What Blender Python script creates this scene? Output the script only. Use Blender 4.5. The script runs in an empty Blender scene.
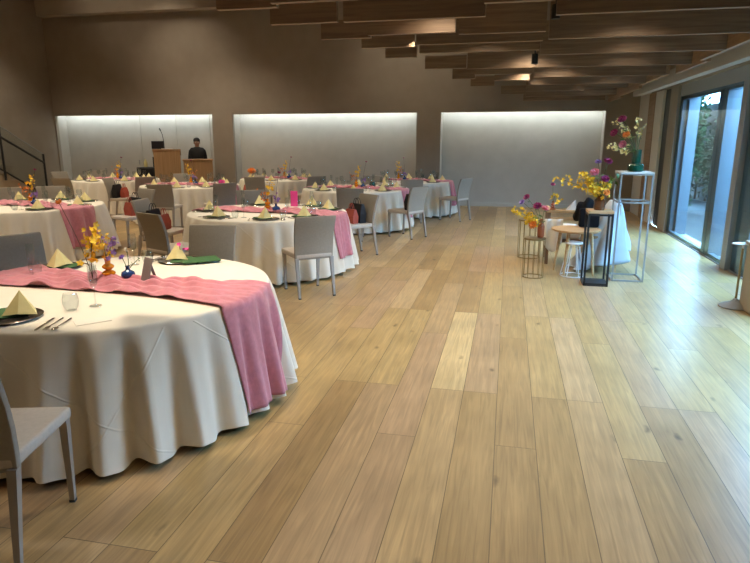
import bpy, bmesh, math, random
from mathutils import Vector, Matrix
random.seed(7)
S = bpy.context.scene
COL = S.collection
PI = math.pi
rad = math.radians

# ------------------------------------------------------------------ helpers
class MB:
    """collects shapes and links them as ONE mesh object"""
    def __init__(self): self.v = []; self.f = []; self.uv = None
    def add(self, vs, fs):
        o = len(self.v); self.v += [tuple(p) for p in vs]; self.f += [tuple(i + o for i in f) for f in fs]; return self
    def box(self, c, s, rz=0.0, bev=0.0, M=None):
        bm = bmesh.new(); bmesh.ops.create_cube(bm, size=1)
        for v in bm.verts: v.co = Vector((v.co.x * s[0], v.co.y * s[1], v.co.z * s[2]))
        if bev: bmesh.ops.bevel(bm, geom=list(bm.edges), offset=bev, segments=2, affect='EDGES', profile=.5)
        T = Matrix.Translation(c) @ Matrix.Rotation(rz, 4, 'Z')
        if M is not None: T = M @ T
        return self.bm(bm, T)
    def bm(self, bm, T=None):
        bm.verts.index_update()
        self.add([(T @ v.co) if T else v.co for v in bm.verts], [[v.index for v in f.verts] for f in bm.faces]); bm.free(); return self
    def span(self, a, b, bev=0.0):
        return self.box([(p + q) / 2 for p, q in zip(a, b)], [abs(q - p) for p, q in zip(a, b)], bev=bev)
    def tube(self, pts, r, n=8, cap=True):
        pts = [Vector(p) for p in pts]; rs = r if isinstance(r, (list, tuple)) else [r] * len(pts)
        vs = []; fs = []; up = None
        for i, p in enumerate(pts):
            t = (pts[min(i + 1, len(pts) - 1)] - pts[max(i - 1, 0)])
            t = t.normalized() if t.length > 1e-9 else Vector((0, 0, 1))
            if up is None:
                a = Vector((1, 0, 0)) if abs(t.x) < .9 else Vector((0, 1, 0)); up = t.cross(a).normalized()
            else:
                up = up - t * up.dot(t); up.normalize()
            w = t.cross(up)
            for k in range(n):
                g = 2 * PI * k / n; vs.append(p + (up * math.cos(g) + w * math.sin(g)) * rs[i])
        for i in range(len(pts) - 1):
            for k in range(n):
                k2 = (k + 1) % n; fs.append((i * n + k, i * n + k2, (i + 1) * n + k2, (i + 1) * n + k))
        if cap: fs.append(tuple(range(n))[::-1]); fs.append(tuple((len(pts) - 1) * n + k for k in range(n)))
        return self.add(vs, fs)
    def taper(self, a, b, sa, sb):
        """square tapering bar from a (size sa) to b (size sb)"""
        vs = []
        for p, s in ((a, sa), (b, sb)):
            for dx, dy in ((-1, -1), (1, -1), (1, 1), (-1, 1)): vs.append((p[0] + dx * s[0] / 2, p[1] + dy * s[1] / 2, p[2]))
        return self.add(vs, [(3, 2, 1, 0), (4, 5, 6, 7), (0, 1, 5, 4), (1, 2, 6, 5), (2, 3, 7, 6), (3, 0, 4, 7)])
    def lathe(self, prof, n=24, c=(0, 0, 0)):
        vs = []; fs = []
        for r, z in prof:
            for k in range(n):
                g = 2 * PI * k / n; vs.append((c[0] + r * math.cos(g), c[1] + r * math.sin(g), c[2] + z))
        for i in range(len(prof) - 1):
            for k in range(n):
                k2 = (k + 1) % n; fs.append((i * n + k, i * n + k2, (i + 1) * n + k2, (i + 1) * n + k))
        if prof[0][0] > 1e-4: fs.append(tuple(range(n))[::-1])
        if prof[-1][0] > 1e-4: fs.append(tuple((len(prof) - 1) * n + k for k in range(n)))
        return self.add(vs, fs)
    def ball(self, c, r, sx=1, sy=1, sz=1, n=10, m=7):
        pr = [(max(1e-5, math.sin(PI * i / m)) * r, -math.cos(PI * i / m) * r) for i in range(m + 1)]
        vs = []; fs = []
        for a, z in pr:
            for k in range(n):
                g = 2 * PI * k / n; vs.append((c[0] + a * math.cos(g) * sx, c[1] + a * math.sin(g) * sy, c[2] + z * sz))
        for i in range(m):
            for k in range(n):
                k2 = (k + 1) % n; fs.append((i * n + k, i * n + k2, (i + 1) * n + k2, (i + 1) * n + k))
        return self.add(vs, fs)
    def grid(self, nu, nv, fn, thick=0.0):
        vs = [fn(i / nu, j / nv) for i in range(nu + 1) for j in range(nv + 1)]
        fs = [(i * (nv + 1) + j, (i + 1) * (nv + 1) + j, (i + 1) * (nv + 1) + j + 1, i * (nv + 1) + j + 1) for i in range(nu) for j in range(nv)]
        return self.add(vs, fs)
    def build(self, name, m, parent=None, smooth=True, ang=40, loc=None):
        me = bpy.data.meshes.new(name); me.from_pydata(self.v, [], self.f); me.update()
        bm = bmesh.new(); bm.from_mesh(me)
        bmesh.ops.remove_doubles(bm, verts=bm.verts, dist=1e-6)
        bmesh.ops.recalc_face_normals(bm, faces=bm.faces); bm.to_mesh(me); bm.free()
        if smooth:
            for p in me.polygons: p.use_smooth = True
            me.set_sharp_from_angle(angle=rad(ang))
        me.materials.append(m)
        o = bpy.data.objects.new(name, me); COL.objects.link(o)
        if parent: o.parent = parent
        if loc: o.location = loc
        return o

def tag(o, label, cat, group=None, kind=None):
    o['label'] = label; o['category'] = cat
    if group: o['group'] = group
    if kind: o['kind'] = kind
    return o
def thing(name, label, cat, loc=(0, 0, 0), rz=0.0, group=None):
    o = bpy.data.objects.new(name, None); COL.objects.link(o); o.empty_display_size = .05
    o.location = loc; o.rotation_euler = (0, 0, rz); return tag(o, label, cat, group)
def struct(o): o['kind'] = 'structure'; return o
KIDS = {}
def kids(o): return [c for c in o.children]
def dup(root, loc, rz=0.0, label=None, group=None, scale=None):
    def rec(o, par):
        c = o.copy(); COL.objects.link(c)
        if par: c.parent = par
        for ch in list(o.children): rec(ch, c)
        return c
    r = rec(root, None); r.location = loc; r.rotation_euler = (0, 0, rz)
    if scale: r.scale = (scale,) * 3
    if label: r['label'] = label
    if group: r['group'] = group
    return r
def solid(o, t, off=0):
    m = o.modifiers.new('s', 'SOLIDIFY'); m.thickness = t; m.offset = off; return o
def subd(o, n=1):
    m = o.modifiers.new('u', 'SUBSURF'); m.levels = n; m.render_levels = n; return o

# ------------------------------------------------------------------ materials
def mat(name, col, rough=.6, metal=0.0, spec=.5, noise=0.0, nscale=20, bump=0.0, bscale=60, trans=0.0, alpha=1, coat=0, emit=None, es=0, sheen=0):
    m = bpy.data.materials.new(name); m.use_nodes = True
    nt = m.node_tree; b = nt.nodes['Principled BSDF']
    b.inputs['Base Color'].default_value = (*col, 1); b.inputs['Roughness'].default_value = rough
    b.inputs['Metallic'].default_value = metal; b.inputs['Specular IOR Level'].default_value = spec
    b.inputs['Coat Weight'].default_value = coat; b.inputs['Sheen Weight'].default_value = sheen
    if emit: b.inputs['Emission Color'].default_value = (*emit, 1); b.inputs['Emission Strength'].default_value = es
    if noise or bump:
        tc = nt.nodes.new('ShaderNodeTexCoord')
    if noise:
        n = nt.nodes.new('ShaderNodeTexNoise'); n.inputs['Scale'].default_value = nscale; n.inputs['Detail'].default_value = 4
        nt.links.new(tc.outputs['Object'], n.inputs['Vector'])
        r = nt.nodes.new('ShaderNodeMapRange'); r.inputs['From Min'].default_value = .3; r.inputs['From Max'].default_value = .7
        r.inputs['To Min'].default_value = 1 - noise; r.inputs['To Max'].default_value = 1 + noise
        nt.links.new(n.outputs['Fac'], r.inputs['Value'])
        mx = nt.nodes.new('ShaderNodeVectorMath'); mx.operation = 'SCALE'; mx.inputs[0].default_value = col
        nt.links.new(r.outputs['Result'], mx.inputs['Scale']); nt.links.new(mx.outputs['Vector'], b.inputs['Base Color'])
    if bump:
        n = nt.nodes.new('ShaderNodeTexNoise'); n.inputs['Scale'].default_value = bscale; n.inputs['Detail'].default_value = 3
        nt.links.new(tc.outputs['Object'], n.inputs['Vector'])
        bp = nt.nodes.new('ShaderNodeBump'); bp.inputs['Strength'].default_value = bump; bp.inputs['Distance'].default_value = .004
        nt.links.new(n.outputs['Fac'], bp.inputs['Height']); nt.links.new(bp.outputs['Normal'], b.inputs['Normal'])
    return m
def glassy(name, tint=(1, 1, 1), gl=.12, rough=.02):
    """thin clear glass: mostly straight-through, with a fresnel reflection"""
    m = bpy.data.materials.new(name); m.use_nodes = True; nt = m.node_tree; nt.nodes.clear()
    o = nt.nodes.new('ShaderNodeOutputMaterial'); t = nt.nodes.new('ShaderNodeBsdfTransparent'); t.inputs['Color'].default_value = (*tint, 1)
    g = nt.nodes.new('ShaderNodeBsdfGlossy'); g.inputs['Roughness'].default_value = rough
    l = nt.nodes.new('ShaderNodeLayerWeight'); l.inputs['Blend'].default_value = .5
    pw = nt.nodes.new('ShaderNodeMath'); pw.operation = 'POWER'; pw.inputs[1].default_value = 3; nt.links.new(l.outputs['Facing'], pw.inputs[0])
    ma = nt.nodes.new('ShaderNodeMath'); ma.operation = 'MULTIPLY_ADD'; ma.inputs[1].default_value = gl * 4; ma.inputs[2].default_value = .04; nt.links.new(pw.outputs[0], ma.inputs[0])
    x = nt.nodes.new('ShaderNodeMixShader'); nt.links.new(ma.outputs[0], x.inputs[0])
    nt.links.new(t.outputs[0], x.inputs[1]); nt.links.new(g.outputs[0], x.inputs[2]); nt.links.new(x.outputs[0], o.inputs[0]); return m
def woodmat(name, c1, c2, axis, rough=.5, sc=1.0):
    m = mat(name, c1, rough); nt = m.node_tree; b = nt.nodes['Principled BSDF']
    tc = nt.nodes.new('ShaderNodeTexCoord'); mp = nt.nodes.new('ShaderNodeMapping')
    s = [22 * sc] * 3; s[axis] = 1.2 * sc; mp.inputs['Scale'].default_value = s
    n = nt.nodes.new('ShaderNodeTexNoise'); n.inputs['Scale'].default_value = 1.5; n.inputs['Detail'].default_value = 6; n.inputs['Distortion'].default_value = .6
    r = nt.nodes.new('ShaderNodeMix'); r.data_type = 'RGBA'; r.inputs[6].default_value = (*c1, 1); r.inputs[7].default_value = (*c2, 1)
    nt.links.new(tc.outputs['Object'], mp.inputs['Vector']); nt.links.new(mp.outputs['Vector'], n.inputs['Vector'])
    k = nt.nodes.new('ShaderNodeMapRange'); k.inputs['From Min'].default_value = .35; k.inputs['From Max'].default_value = .65
    nt.links.new(n.outputs['Fac'], k.inputs['Value']); nt.links.new(k.outputs['Result'], r.inputs[0]); nt.links.new(r.outputs[2], b.inputs['Base Color'])
    return m

def floor_material():
    m = mat('oak_boards', (.5, .33, .18), .36, spec=.5); nt = m.node_tree; b = nt.nodes['Principled BSDF']; N = nt.nodes.new; L = nt.links.new
    tc = N('ShaderNodeTexCoord'); sp = N('ShaderNodeSeparateXYZ'); L(tc.outputs['Object'], sp.inputs[0])
    cb = N('ShaderNodeCombineXYZ'); L(sp.outputs['Y'], cb.inputs['X']); L(sp.outputs['X'], cb.inputs['Y'])
    br = N('ShaderNodeTexBrick'); br.inputs['Scale'].default_value = 1; br.inputs['Brick Width'].default_value = 1.9; br.inputs['Row Height'].default_value = .222
    br.inputs['Mortar Size'].default_value = .0022; br.inputs['Mortar Smooth'].default_value = .1; br.inputs['Bias'].default_value = 0
    br.offset = .37; br.offset_frequency = 3; br.squash = 1
    br.inputs['Color1'].default_value = (0, 0, 0, 1); br.inputs['Color2'].default_value = (1, 1, 1, 1); br.inputs['Mortar'].default_value = (.5, .5, .5, 1)
    L(cb.outputs[0], br.inputs['Vector'])
    # per-board tone
    ramp = N('ShaderNodeValToRGB'); e = ramp.color_ramp.elements; e[0].color = (.33, .208, .088, 1); e[1].color = (.55, .395, .190, 1)
    q = ramp.color_ramp.elements.new(.5); q.color = (.43, .294, .126, 1)
    q = ramp.color_ramp.elements.new(.8); q.color = (.40, .26, .142, 1)
    L(br.outputs['Color'], ramp.inputs[0])
    # grain: shift noise per board so it does not run across joints
    off = N('ShaderNodeVectorMath'); off.operation = 'SCALE'; off.inputs['Scale'].default_value = 37; L(br.outputs['Color'], off.inputs[0])
    ad = N('ShaderNodeVectorMath'); ad.operation = 'ADD'; L(tc.outputs['Object'], ad.inputs[0]); L(off.outputs[0], ad.inputs[1])
    mp = N('ShaderNodeMapping'); mp.inputs['Scale'].default_value = (42, 2.0, 1); L(ad.outputs[0], mp.inputs['Vector'])
    g = N('ShaderNodeTexNoise'); g.inputs['Scale'].default_value = 1; g.inputs['Detail'].default_value = 6; g.inputs['Distortion'].default_value = 1.2; L(mp.outputs[0], g.inputs['Vector'])
    gr = N('ShaderNodeMapRange'); gr.inputs['From Min'].default_value = .3; gr.inputs['From Max'].default_value = .72; gr.inputs['To Min'].default_value = .74; gr.inputs['To Max'].default_value = 1.15
    L(g.outputs['Fac'], gr.inputs['Value'])
    # blotches
    bl = N('ShaderNodeTexNoise'); bl.inputs['Scale'].default_value = 2.2; bl.inputs['Detail'].default_value = 3; L(ad.outputs[0], bl.inputs['Vector'])
    blr = N('ShaderNodeMapRange'); blr.inputs['From Min'].default_value = .3; blr.inputs['From Max'].default_value = .7; blr.inputs['To Min'].default_value = .9; blr.inputs['To Max'].default_value = 1.1
    L(bl.outputs['Fac'], blr.inputs['Value'])
    mu = N('ShaderNodeMath'); mu.operation = 'MULTIPLY'; L(gr.outputs[0], mu.inputs[0]); L(blr.outputs[0], mu.inputs[1])
    # knots
    mk = N('ShaderNodeMapping'); mk.inputs['Scale'].default_value = (3.2, 1.35, 1); L(ad.outputs[0], mk.inputs['Vector'])
    vo = N('ShaderNodeTexVoronoi'); vo.inputs['Scale'].default_value = 1.6; vo.inputs['Randomness'].default_value = 1
    wob = N('ShaderNodeTexNoise'); wob.inputs['Scale'].default_value = 9; L(ad.outputs[0], wob.inputs['Vector'])
    wv = N('ShaderNodeVectorMath'); wv.operation = 'SCALE'; wv.inputs['Scale'].default_value = .16; L(wob.outputs['Color'], wv.inputs[0])
    wa = N('ShaderNodeVectorMath'); wa.operation = 'ADD'; L(mk.outputs[0], wa.inputs[0]); L(wv.outputs[0], wa.inputs[1])
    L(wa.outputs[0], vo.inputs['Vector'])
    kn = N('ShaderNodeMapRange'); kn.inputs['From Min'].default_value = .02; kn.inputs['From Max'].default_value = .13; kn.inputs['To Min'].default_value = .38; kn.inputs['To Max'].default_value = 1
    L(vo.outputs['Distance'], kn.inputs['Value'])
    # only some cells carry a knot
    sc = N('ShaderNodeSeparateColor'); L(vo.outputs['Color'], sc.inputs[0])
    gt = N('ShaderNodeMath'); gt.operation = 'GREATER_THAN'; gt.inputs[1].default_value = .42; L(sc.outputs[0], gt.inputs[0])
    kx = N('ShaderNodeMix'); kx.data_type = 'FLOAT'; kx.inputs[2].default_value = 1; L(gt.outputs[0], kx.inputs[0]); L(kn.outputs[0], kx.inputs[3])
    m2 = N('ShaderNodeMath'); m2.operation = 'MULTIPLY'; L(mu.outputs[0], m2.inputs[0]); L(kx.outputs[0], m2.inputs[1])
    # joints
    jo = N('ShaderNodeMapRange'); jo.inputs['To Min'].default_value = 1; jo.inputs['To Max'].default_value = .32; L(br.outputs['Fac'], jo.inputs['Value'])
    m3 = N('ShaderNodeMath'); m3.operation = 'MULTIPLY'; L(m2.outputs[0], m3.inputs[0]); L(jo.outputs[0], m3.inputs[1])
    fin = N('ShaderNodeVectorMath'); fin.operation = 'SCALE'; L(ramp.outputs[0], fin.inputs[0]); L(m3.outputs[0], fin.inputs['Scale'])
    L(fin.outputs[0], b.inputs['Base Color'])
    rr = N('ShaderNodeMapRange'); rr.inputs['To Min'].default_value = .28; rr.inputs['To Max'].default_value = .42; L(g.outputs['Fac'], rr.inputs['Value']); L(rr.outputs[0], b.inputs['Roughness'])
    bp = N('ShaderNodeBump'); bp.inputs['Strength'].default_value = .12; bp.inputs['Distance'].default_value = .003; L(m3.outputs[0], bp.inputs['Height']); L(bp.outputs[0], b.inputs['Normal'])
    return m

M_floor = floor_material()
M_wall = mat('taupe_plaster', (.33, .285, .235), .85, noise=.05, nscale=3, bump=.08, bscale=90)
M_niche = mat('niche_plaster', (.52, .49, .44), .8, noise=.04, nscale=4, bump=.05, bscale=60)
M_ceil = mat('pale_ceiling', (.52, .48, .42), .9)
M_plank = woodmat('ceiling_plank_wood', (.175, .112, .07), (.25, .17, .108), 0, .6)
M_board = woodmat('side_board_wood', (.28, .18, .105), (.38, .25, .15), 1, .5)
M_pelmet = mat('pelmet_paint', (.48, .46, .43), .6)
M_white = mat('white_paint', (.72, .70, .66), .55)
M_alu = mat('window_aluminium', (.10, .135, .16), .45)
M_greyalu = mat('grey_aluminium', (.33, .33, .33), .45, metal=.3)
M_black = mat('black_satin', (.012, .012, .013), .45)
M_glass = glassy('window_glass', (.80, .93, 1.0), .10)
M_clear = glassy('clear_glass', (.93, .95, .95), .12, .03)
M_rail = glassy('balustrade_glass', (.86, .88, .86), .10)
M_chairfab = mat('grey_chair_fabric', (.34, .305, .255), .75, noise=.06, nscale=60, bump=.15, bscale=300)
M_seatfab = mat('pale_seat_fabric', (.56, .50, .44), .65, noise=.05, nscale=60, bump=.1, bscale=250)
M_chairleg = mat('grey_painted_leg', (.38, .35, .32), .4, metal=.2)
M_foot = mat('leg_tip', (.05, .05, .05), .6)
M_cloth = mat('cream_linen', (.80, .74, .63), .8, noise=.02, nscale=8, bump=.12, bscale=260, sheen=.15)
nt_ = M_cloth.node_tree; N_ = nt_.nodes.new; L_ = nt_.links.new
tc_ = N_('ShaderNodeTexCoord'); sx_ = N_('ShaderNodeSeparateXYZ'); L_(tc_.outputs['Object'], sx_.inputs[0])
def mth(op, a, b=None):
    n = N_('ShaderNodeMath'); n.operation = op
    for i, v in enumerate((a, b)):
        if v is None: continue
        if isinstance(v, (int, float)): n.inputs[i].default_value = v
        else: L_(v, n.inputs[i])
    return n.outputs[0]
th_ = mth('ARCTAN2', sx_.outputs['Y'], sx_.outputs['X'])
def crease(k, sp, ph):                                             # pressed fold lines running round the skirt
    v = mth('ADD', mth('ADD', mth('MULTIPLY', th_, 1.1), mth('MULTIPLY', sx_.outputs['Z'], k)), ph)
    d = mth('ABSOLUTE', mth('SUBTRACT', mth('FRACT', mth('DIVIDE', v, sp)), .5))
    return mth('SUBTRACT', 1, mth('MINIMUM', mth('MULTIPLY', d, sp / .011), 1))
cr_ = mth('MULTIPLY', mth('ADD', crease(1.35, 1.1, .2), crease(-.75, 1.5, .55)), mth('LESS_THAN', sx_.outputs['Z'], .70))
bp_ = N_('ShaderNodeBump'); bp_.inputs['Strength'].default_value = .45; bp_.inputs['Distance'].default_value = .006; L_(cr_, bp_.inputs['Height'])
for l_ in list(nt_.links):
    if l_.to_socket.name == 'Normal' and l_.to_node.type == 'BSDF_PRINCIPLED': L_(l_.from_socket, bp_.inputs['Normal'])
L_(bp_.outputs[0], nt_.nodes['Principled BSDF'].inputs['Normal'])
M_runner = mat('pink_gauze', (.56, .20, .25), .8, noise=.10, nscale=28, bump=.3, bscale=180, sheen=.3)
M_napkin = mat('yellow_napkin', (.80, .69, .33), .8, noise=.05, nscale=25, bump=.15, bscale=150)
M_napcream = mat('cream_napkin', (.82, .74, .50), .8, noise=.05, nscale=25)
M_charger = mat('olive_charger', (.16, .15, .09), .3, noise=.1, nscale=12, coat=.3)
M_plate = mat('white_plate', (.75, .73, .68), .2, coat=.3)
M_green = mat('green_card', (.035, .12, .035), .6, noise=.1, nscale=10)
M_greycard = mat('grey_card', (.26, .23, .22), .7)
M_whitecard = mat('white_card', (.78, .74, .66), .8)
M_steel = mat('polished_steel', (.55, .52, .48), .2, metal=1)
M_amber = mat('orange_glass', (.88, .33, .02), .12, coat=.5); M_amber.node_tree.nodes['Principled BSDF'].inputs['Transmission Weight'].default_value = .12
M_blueglass = mat('blue_glass', (.03, .09, .30), .1, coat=.5); M_blueglass.node_tree.nodes['Principled BSDF'].inputs['Transmission Weight'].default_value = .35
M_brownglass = mat('brown_glass', (.16, .045, .012), .12, coat=.5); M_brownglass.node_tree.nodes['Principled BSDF'].inputs['Transmission Weight'].default_value = .25
M_greenglass = mat('green_glass', (.006, .055, .03), .12, coat=.6); M_greenglass.node_tree.nodes['Principled BSDF'].inputs['Transmission Weight'].default_value = .0
M_redvase = mat('terracotta_vase', (.36, .09, .03), .4)
M_yel = mat('yellow_petals', (.86, .56, .03), .6, noise=.15, nscale=40)
M_pale = mat('pale_yellow_petals', (.85, .75, .35), .6, noise=.12, nscale=40)
M_org = mat('orange_petals', (.80, .25, .04), .6, noise=.15, nscale=40)
M_mag = mat('magenta_petals', (.26, .012, .10), .6, noise=.25, nscale=40)
M_pink = mat('pink_petals', (.72, .22, .30), .6, noise=.15, nscale=40)
M_hot = mat('hot_pink_petals', (.80, .06, .32), .6)
M_pur = mat('purple_petals', (.30, .18, .52), .6, noise=.15, nscale=40)
M_wht = mat('white_petals', (.82, .78, .74), .6)
M_stem = mat('green_stem', (.10, .15, .04), .6)
M_dstem = mat('brown_stem', (.07, .045, .02), .6)
M_leaf = mat('flower_leaf', (.06, .13, .03), .5, noise=.25, nscale=20)
M_lectern = woodmat('lectern_oak', (.34, .20, .095), (.45, .28, .14), 2, .5)
M_tablewood = woodmat('oak_table_wood', (.46, .28, .13), (.58, .37, .19), 0, .45)
M_dwood = woodmat('walnut', (.16, .085, .04), (.24, .13, .065), 2, .5)
M_brass = mat('brass_wire', (.33, .24, .12), .35, metal=.8)
M_wire = mat('white_wire', (.70, .70, .70), .4)
M_stand = mat('silver_stand', (.34, .335, .32), .35, metal=.3)
M_bluecloth = mat('pale_blue_cloth', (.52, .58, .65), .8, noise=.03, nscale=8)
M_cushion = mat('white_cushion', (.74, .70, .64), .8)
M_jacket = mat('black_jacket', (.008, .008, .010), .9, spec=.15, bump=.3, bscale=60)
M_bag = mat('black_bag', (.012, .012, .016), .6)
M_redbag = mat('red_paper_bag', (.42, .075, .045), .6, noise=.1, nscale=20)
M_skin = mat('skin', (.36, .20, .13), .6)
M_hair = mat('hair', (.010, .008, .007), .6)
M_suit = mat('black_suit', (.010, .010, .012), .8)
M_screen = mat('screen', (.02, .02, .025), .2)
M_concrete = mat('garden_concrete', (.055, .06, .06), .85, spec=.1, noise=.1, nscale=5)
M_fence = mat('fence_board', (.045, .042, .036), .9, spec=.1, noise=.12, nscale=6)
M_ivy = mat('leaf_green', (.012, .030, .010), .8, spec=.08, noise=.5, nscale=3)
M_ivy2 = mat('leaf_brown_green', (.026, .024, .010), .8, spec=.08, noise=.5, nscale=3)
M_bark = mat('bark', (.09, .06, .04), .9, noise=.3, nscale=20)
M_sheer = mat('sheer_fabric', (.80, .84, .86), .8)
M_led = mat('led_strip', (1, 1, 1), .5, emit=(.82, .96, 1.0), es=30)
M_lens = mat('lamp_lens', (1, 1, 1), .5, emit=(1.0, .78, .5), es=12)
M_stair = mat('stair_stringer', (.40, .32, .23), .7)
M_laptopwhite = mat('white_paper', (.8, .8, .78), .7)

# ------------------------------------------------------------------ room
XL, XR, YB, YF, ZC = -12.45, 2.82, 15.0, -4.0, 5.5
struct(MB().span((XL - .3, YF - .3, -.12), (XR + .02, YB + .7, 0)).build('floor', M_floor, smooth=False))
struct(MB().span((XL - .3, YF - .3, ZC), (XR + .5, YB + .7, ZC + .15)).build('ceiling', M_ceil, smooth=False))
struct(MB().span((XL - .25, YF - .25, 0), (XL, YB + .6, ZC)).build('wall_left', M_wall, smooth=False))
struct(MB().span((XL, YF - .25, 0), (XR + .3, YF, ZC)).build('wall_front', M_wall, smooth=False))
NT = 2.275                                   # underside of the wall above the niches
niches = [(-12.40, -7.66), (-7.08, -2.25), (-1.66, 2.11)]
wb = MB()
wb.span((XL, YB, NT), (XR + .3, YB + .10, ZC))
xs = [XL] + [v for n in niches for v in n] + [XR + .3]
for i in range(0, len(xs), 2): wb.span((xs[i], YB, 0), (xs[i + 1], YB + .10, NT))
struct(wb.build('wall_back', M_wall, smooth=False))
for i, (a, b) in enumerate(niches):
    n = MB()
    n.span((a - .02, YB + .43, 0), (b + .02, YB + .53, 2.62))                 # rear
    n.span((a - .12, YB + .10, 0), (a, YB + .53, 2.62)); n.span((b, YB + .10, 0), (b + .12, YB + .53, 2.62))
    n.span((a, YB + .10, 2.52), (b, YB + .53, 2.62))
    struct(n.build('wall_niche_%d' % (i + 1), M_niche, smooth=False))
    struct(MB().span((a + .02, YB + .395, .001), (b - .02, YB + .43, .085)).build('baseboard_niche_%d' % (i + 1), M_niche, smooth=False))
    t = tag(MB().span((a + .03, YB + .12, 2.40), (b - .03, YB + .15, 2.43)).build('light_strip', M_led, smooth=False),
            ['white light strip glowing atop the recess behind the lectern', 'white light strip glowing atop the middle wall recess',
             'white light strip glowing atop the right wall recess'][i], 'light strip', 'light strips over the wall recesses')
# flush doors in the left recess
for i, (a, b) in enumerate(((-11.25, -10.05), (-10.03, -8.95), (-8.93, -7.95))):
    d = struct(MB().span((a, YB + .405, .005), (b, YB + .43, 2.33), bev=.004).build('door_%d' % (i + 1), M_niche, smooth=False))
    MB().span((b - .12, YB + .385, .95), (b - .09, YB + .405, 1.08), bev=.004).build('door_handle', M_greyalu, d)
# ceiling beam in front of the back wall and its soffit
struct(MB().span((-11.95, 14.2, 4.70), (-4.9, 14.45, ZC)).build('trim_1', M_wall, smooth=False))
# right side: solid wall by the back corner, jambs, window wall
struct(MB().span((XR, 13.93, 0), (XR + .25, YB, ZC)).build('wall_right', M_white, smooth=False))
struct(MB().span((XR - .03, 13.37, 0), (XR + .25, 13.93, 2.55)).build('trim_2', M_board, smooth=False))
struct(MB().span((XR - .02, 12.78, 0), (XR + .25, 13.37, 2.55)).build('trim_3', M_white, smooth=False))
struct(MB().span((XR + .03, 12.2, 0), (XR + .25, 12.78, 2.55)).build('trim_4', M_black, smooth=False))
struct(MB().span((XR - .02, 11.68, 0), (XR + .25, 12.2, 2.55)).build('trim_5', M_wall, smooth=False))
struct(MB().span((XR + .02, YF, 2.36), (XR + .25, 11.68, 2.62)).build('trim_6', M_greyalu, smooth=False))      # window head
struct(MB().span((XR, YF, 2.55), (XR + .25, 13.95, ZC)).build('wall_right_upper', M_wall, smooth=False))
struct(MB().span((2.30, YF, 2.455), (2.42, 13.0, 2.66), bev=.004).build('trim_7', M_pelmet, smooth=False))    # pelmet fascia
struct(MB().span((2.42, YF, 2.60), (XR, 13.0, 2.66)).build('trim_8', M_white, smooth=False))

# windows: sliding glass doors down the right side
def window(n, y0, y1, frame=.05, sill=True):
    f = MB()
    f.span((XR + .03, y0, .0), (XR + .10, y0 + frame, 2.36)).span((XR + .03, y1 - frame, 0), (XR + .10, y1, 2.36))
    f.span((XR + .03, y0, .0), (XR + .10, y1, .06)).span((XR + .03, y0, 2.30), (XR + .10, y1, 2.36))
    w = struct(f.build('window_%d' % n, M_alu, smooth=False))
    MB().span((XR + .020, y0 + .005, .02), (XR + .028, y1 - .005, 2.36)).build('pane', M_glass, w, smooth=False)
    return w
window(1, 9.47, 11.68, .17)
struct(MB().span((XR + .101, 11.40, 0), (XR + .27, 11.679, 2.36)).build('trim_14', M_alu, smooth=False))
window(2, 8.55, 9.46, .17)
struct(MB().span((XR - .04, 8.36, 0), (XR + .12, 8.54, 2.5)).build('trim_9', M_greyalu, smooth=False))
struct(MB().span((XR + .031, 7.90, 0), (XR + .36, 8.34, 2.36), bev=.005).build('trim_10', M_alu, smooth=False))
y = 8.35
k = 3
while y > 4.2:
    window(k, y - 1.3, y, .10); y -= 1.32; k += 1
struct(MB().span((XR, YF, 0), (XR + .25, y, 2.56)).build('wall_right_near', M_wall, smooth=False))
struct(MB().span((XR + .11, 9.36, 0), (XR + .30, 9.42, 2.36)).build('trim_11', M_alu, smooth=False))
struct(MB().span((XR + .11, 9.53, 0), (XR + .30, 9.59, 2.36)).build('trim_12', M_alu, smooth=False))
struct(MB().span((XR + .0, YF, -.02), (XR + .3, 11.68, .012)).build('trim_13', M_greyalu, smooth=False))
# ------------------------------------------------------------------ ceiling planks
ZB = 2.50
left_edge = [(3.0, -2.6), (4.15, -1.95), (4.95, -1.75), (5.4, -1.60), (6.0, -1.42), (6.6, -1.32), (7.9, -1.12), (9.0, -.90), (10.6, -.62), (12.0, -.25), (14.7, .30)]
def edge_x(yy):
    for (a, xa), (b, xb) in zip(left_edge, left_edge[1:]):
        if a <= yy <= b: return xa + (xb - xa) * (yy - a) / (b - a)
    return left_edge[0][1] if yy < 3 else left_edge[-1][1]
tn = 20
rng = random.Random(11)
def plank(x0, x1, yy, z0, h):
    global tn
    tn += 1
    return struct(MB().span((x0, yy, z0), (x1, yy + .05, z0 + h)).build('trim_%d' % tn, M_plank, smooth=False))
# left bank: short low ends step down along a diagonal
for yy in (2.8, 4.04, 4.62, 5.37, 5.96, 6.70, 7.84, 9.2, 10.48, 12.4, 14.4):
    x = edge_x(yy) + rng.uniform(-.05, .05); first = True
    while x < .24:
        x1 = min(x + (rng.uniform(.32, .55) if first else rng.uniform(.7, 1.3)), .25)
        if .25 - x1 < .25: x1 = .25
        plank(x, x1, yy + (0 if first else rng.choice((-.22, -.12, .10, .18))), ZB + (0 if first else rng.choice((.0, .03, .06))), .15 if first else .34)
        x = x1 + .002; first = False
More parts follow.
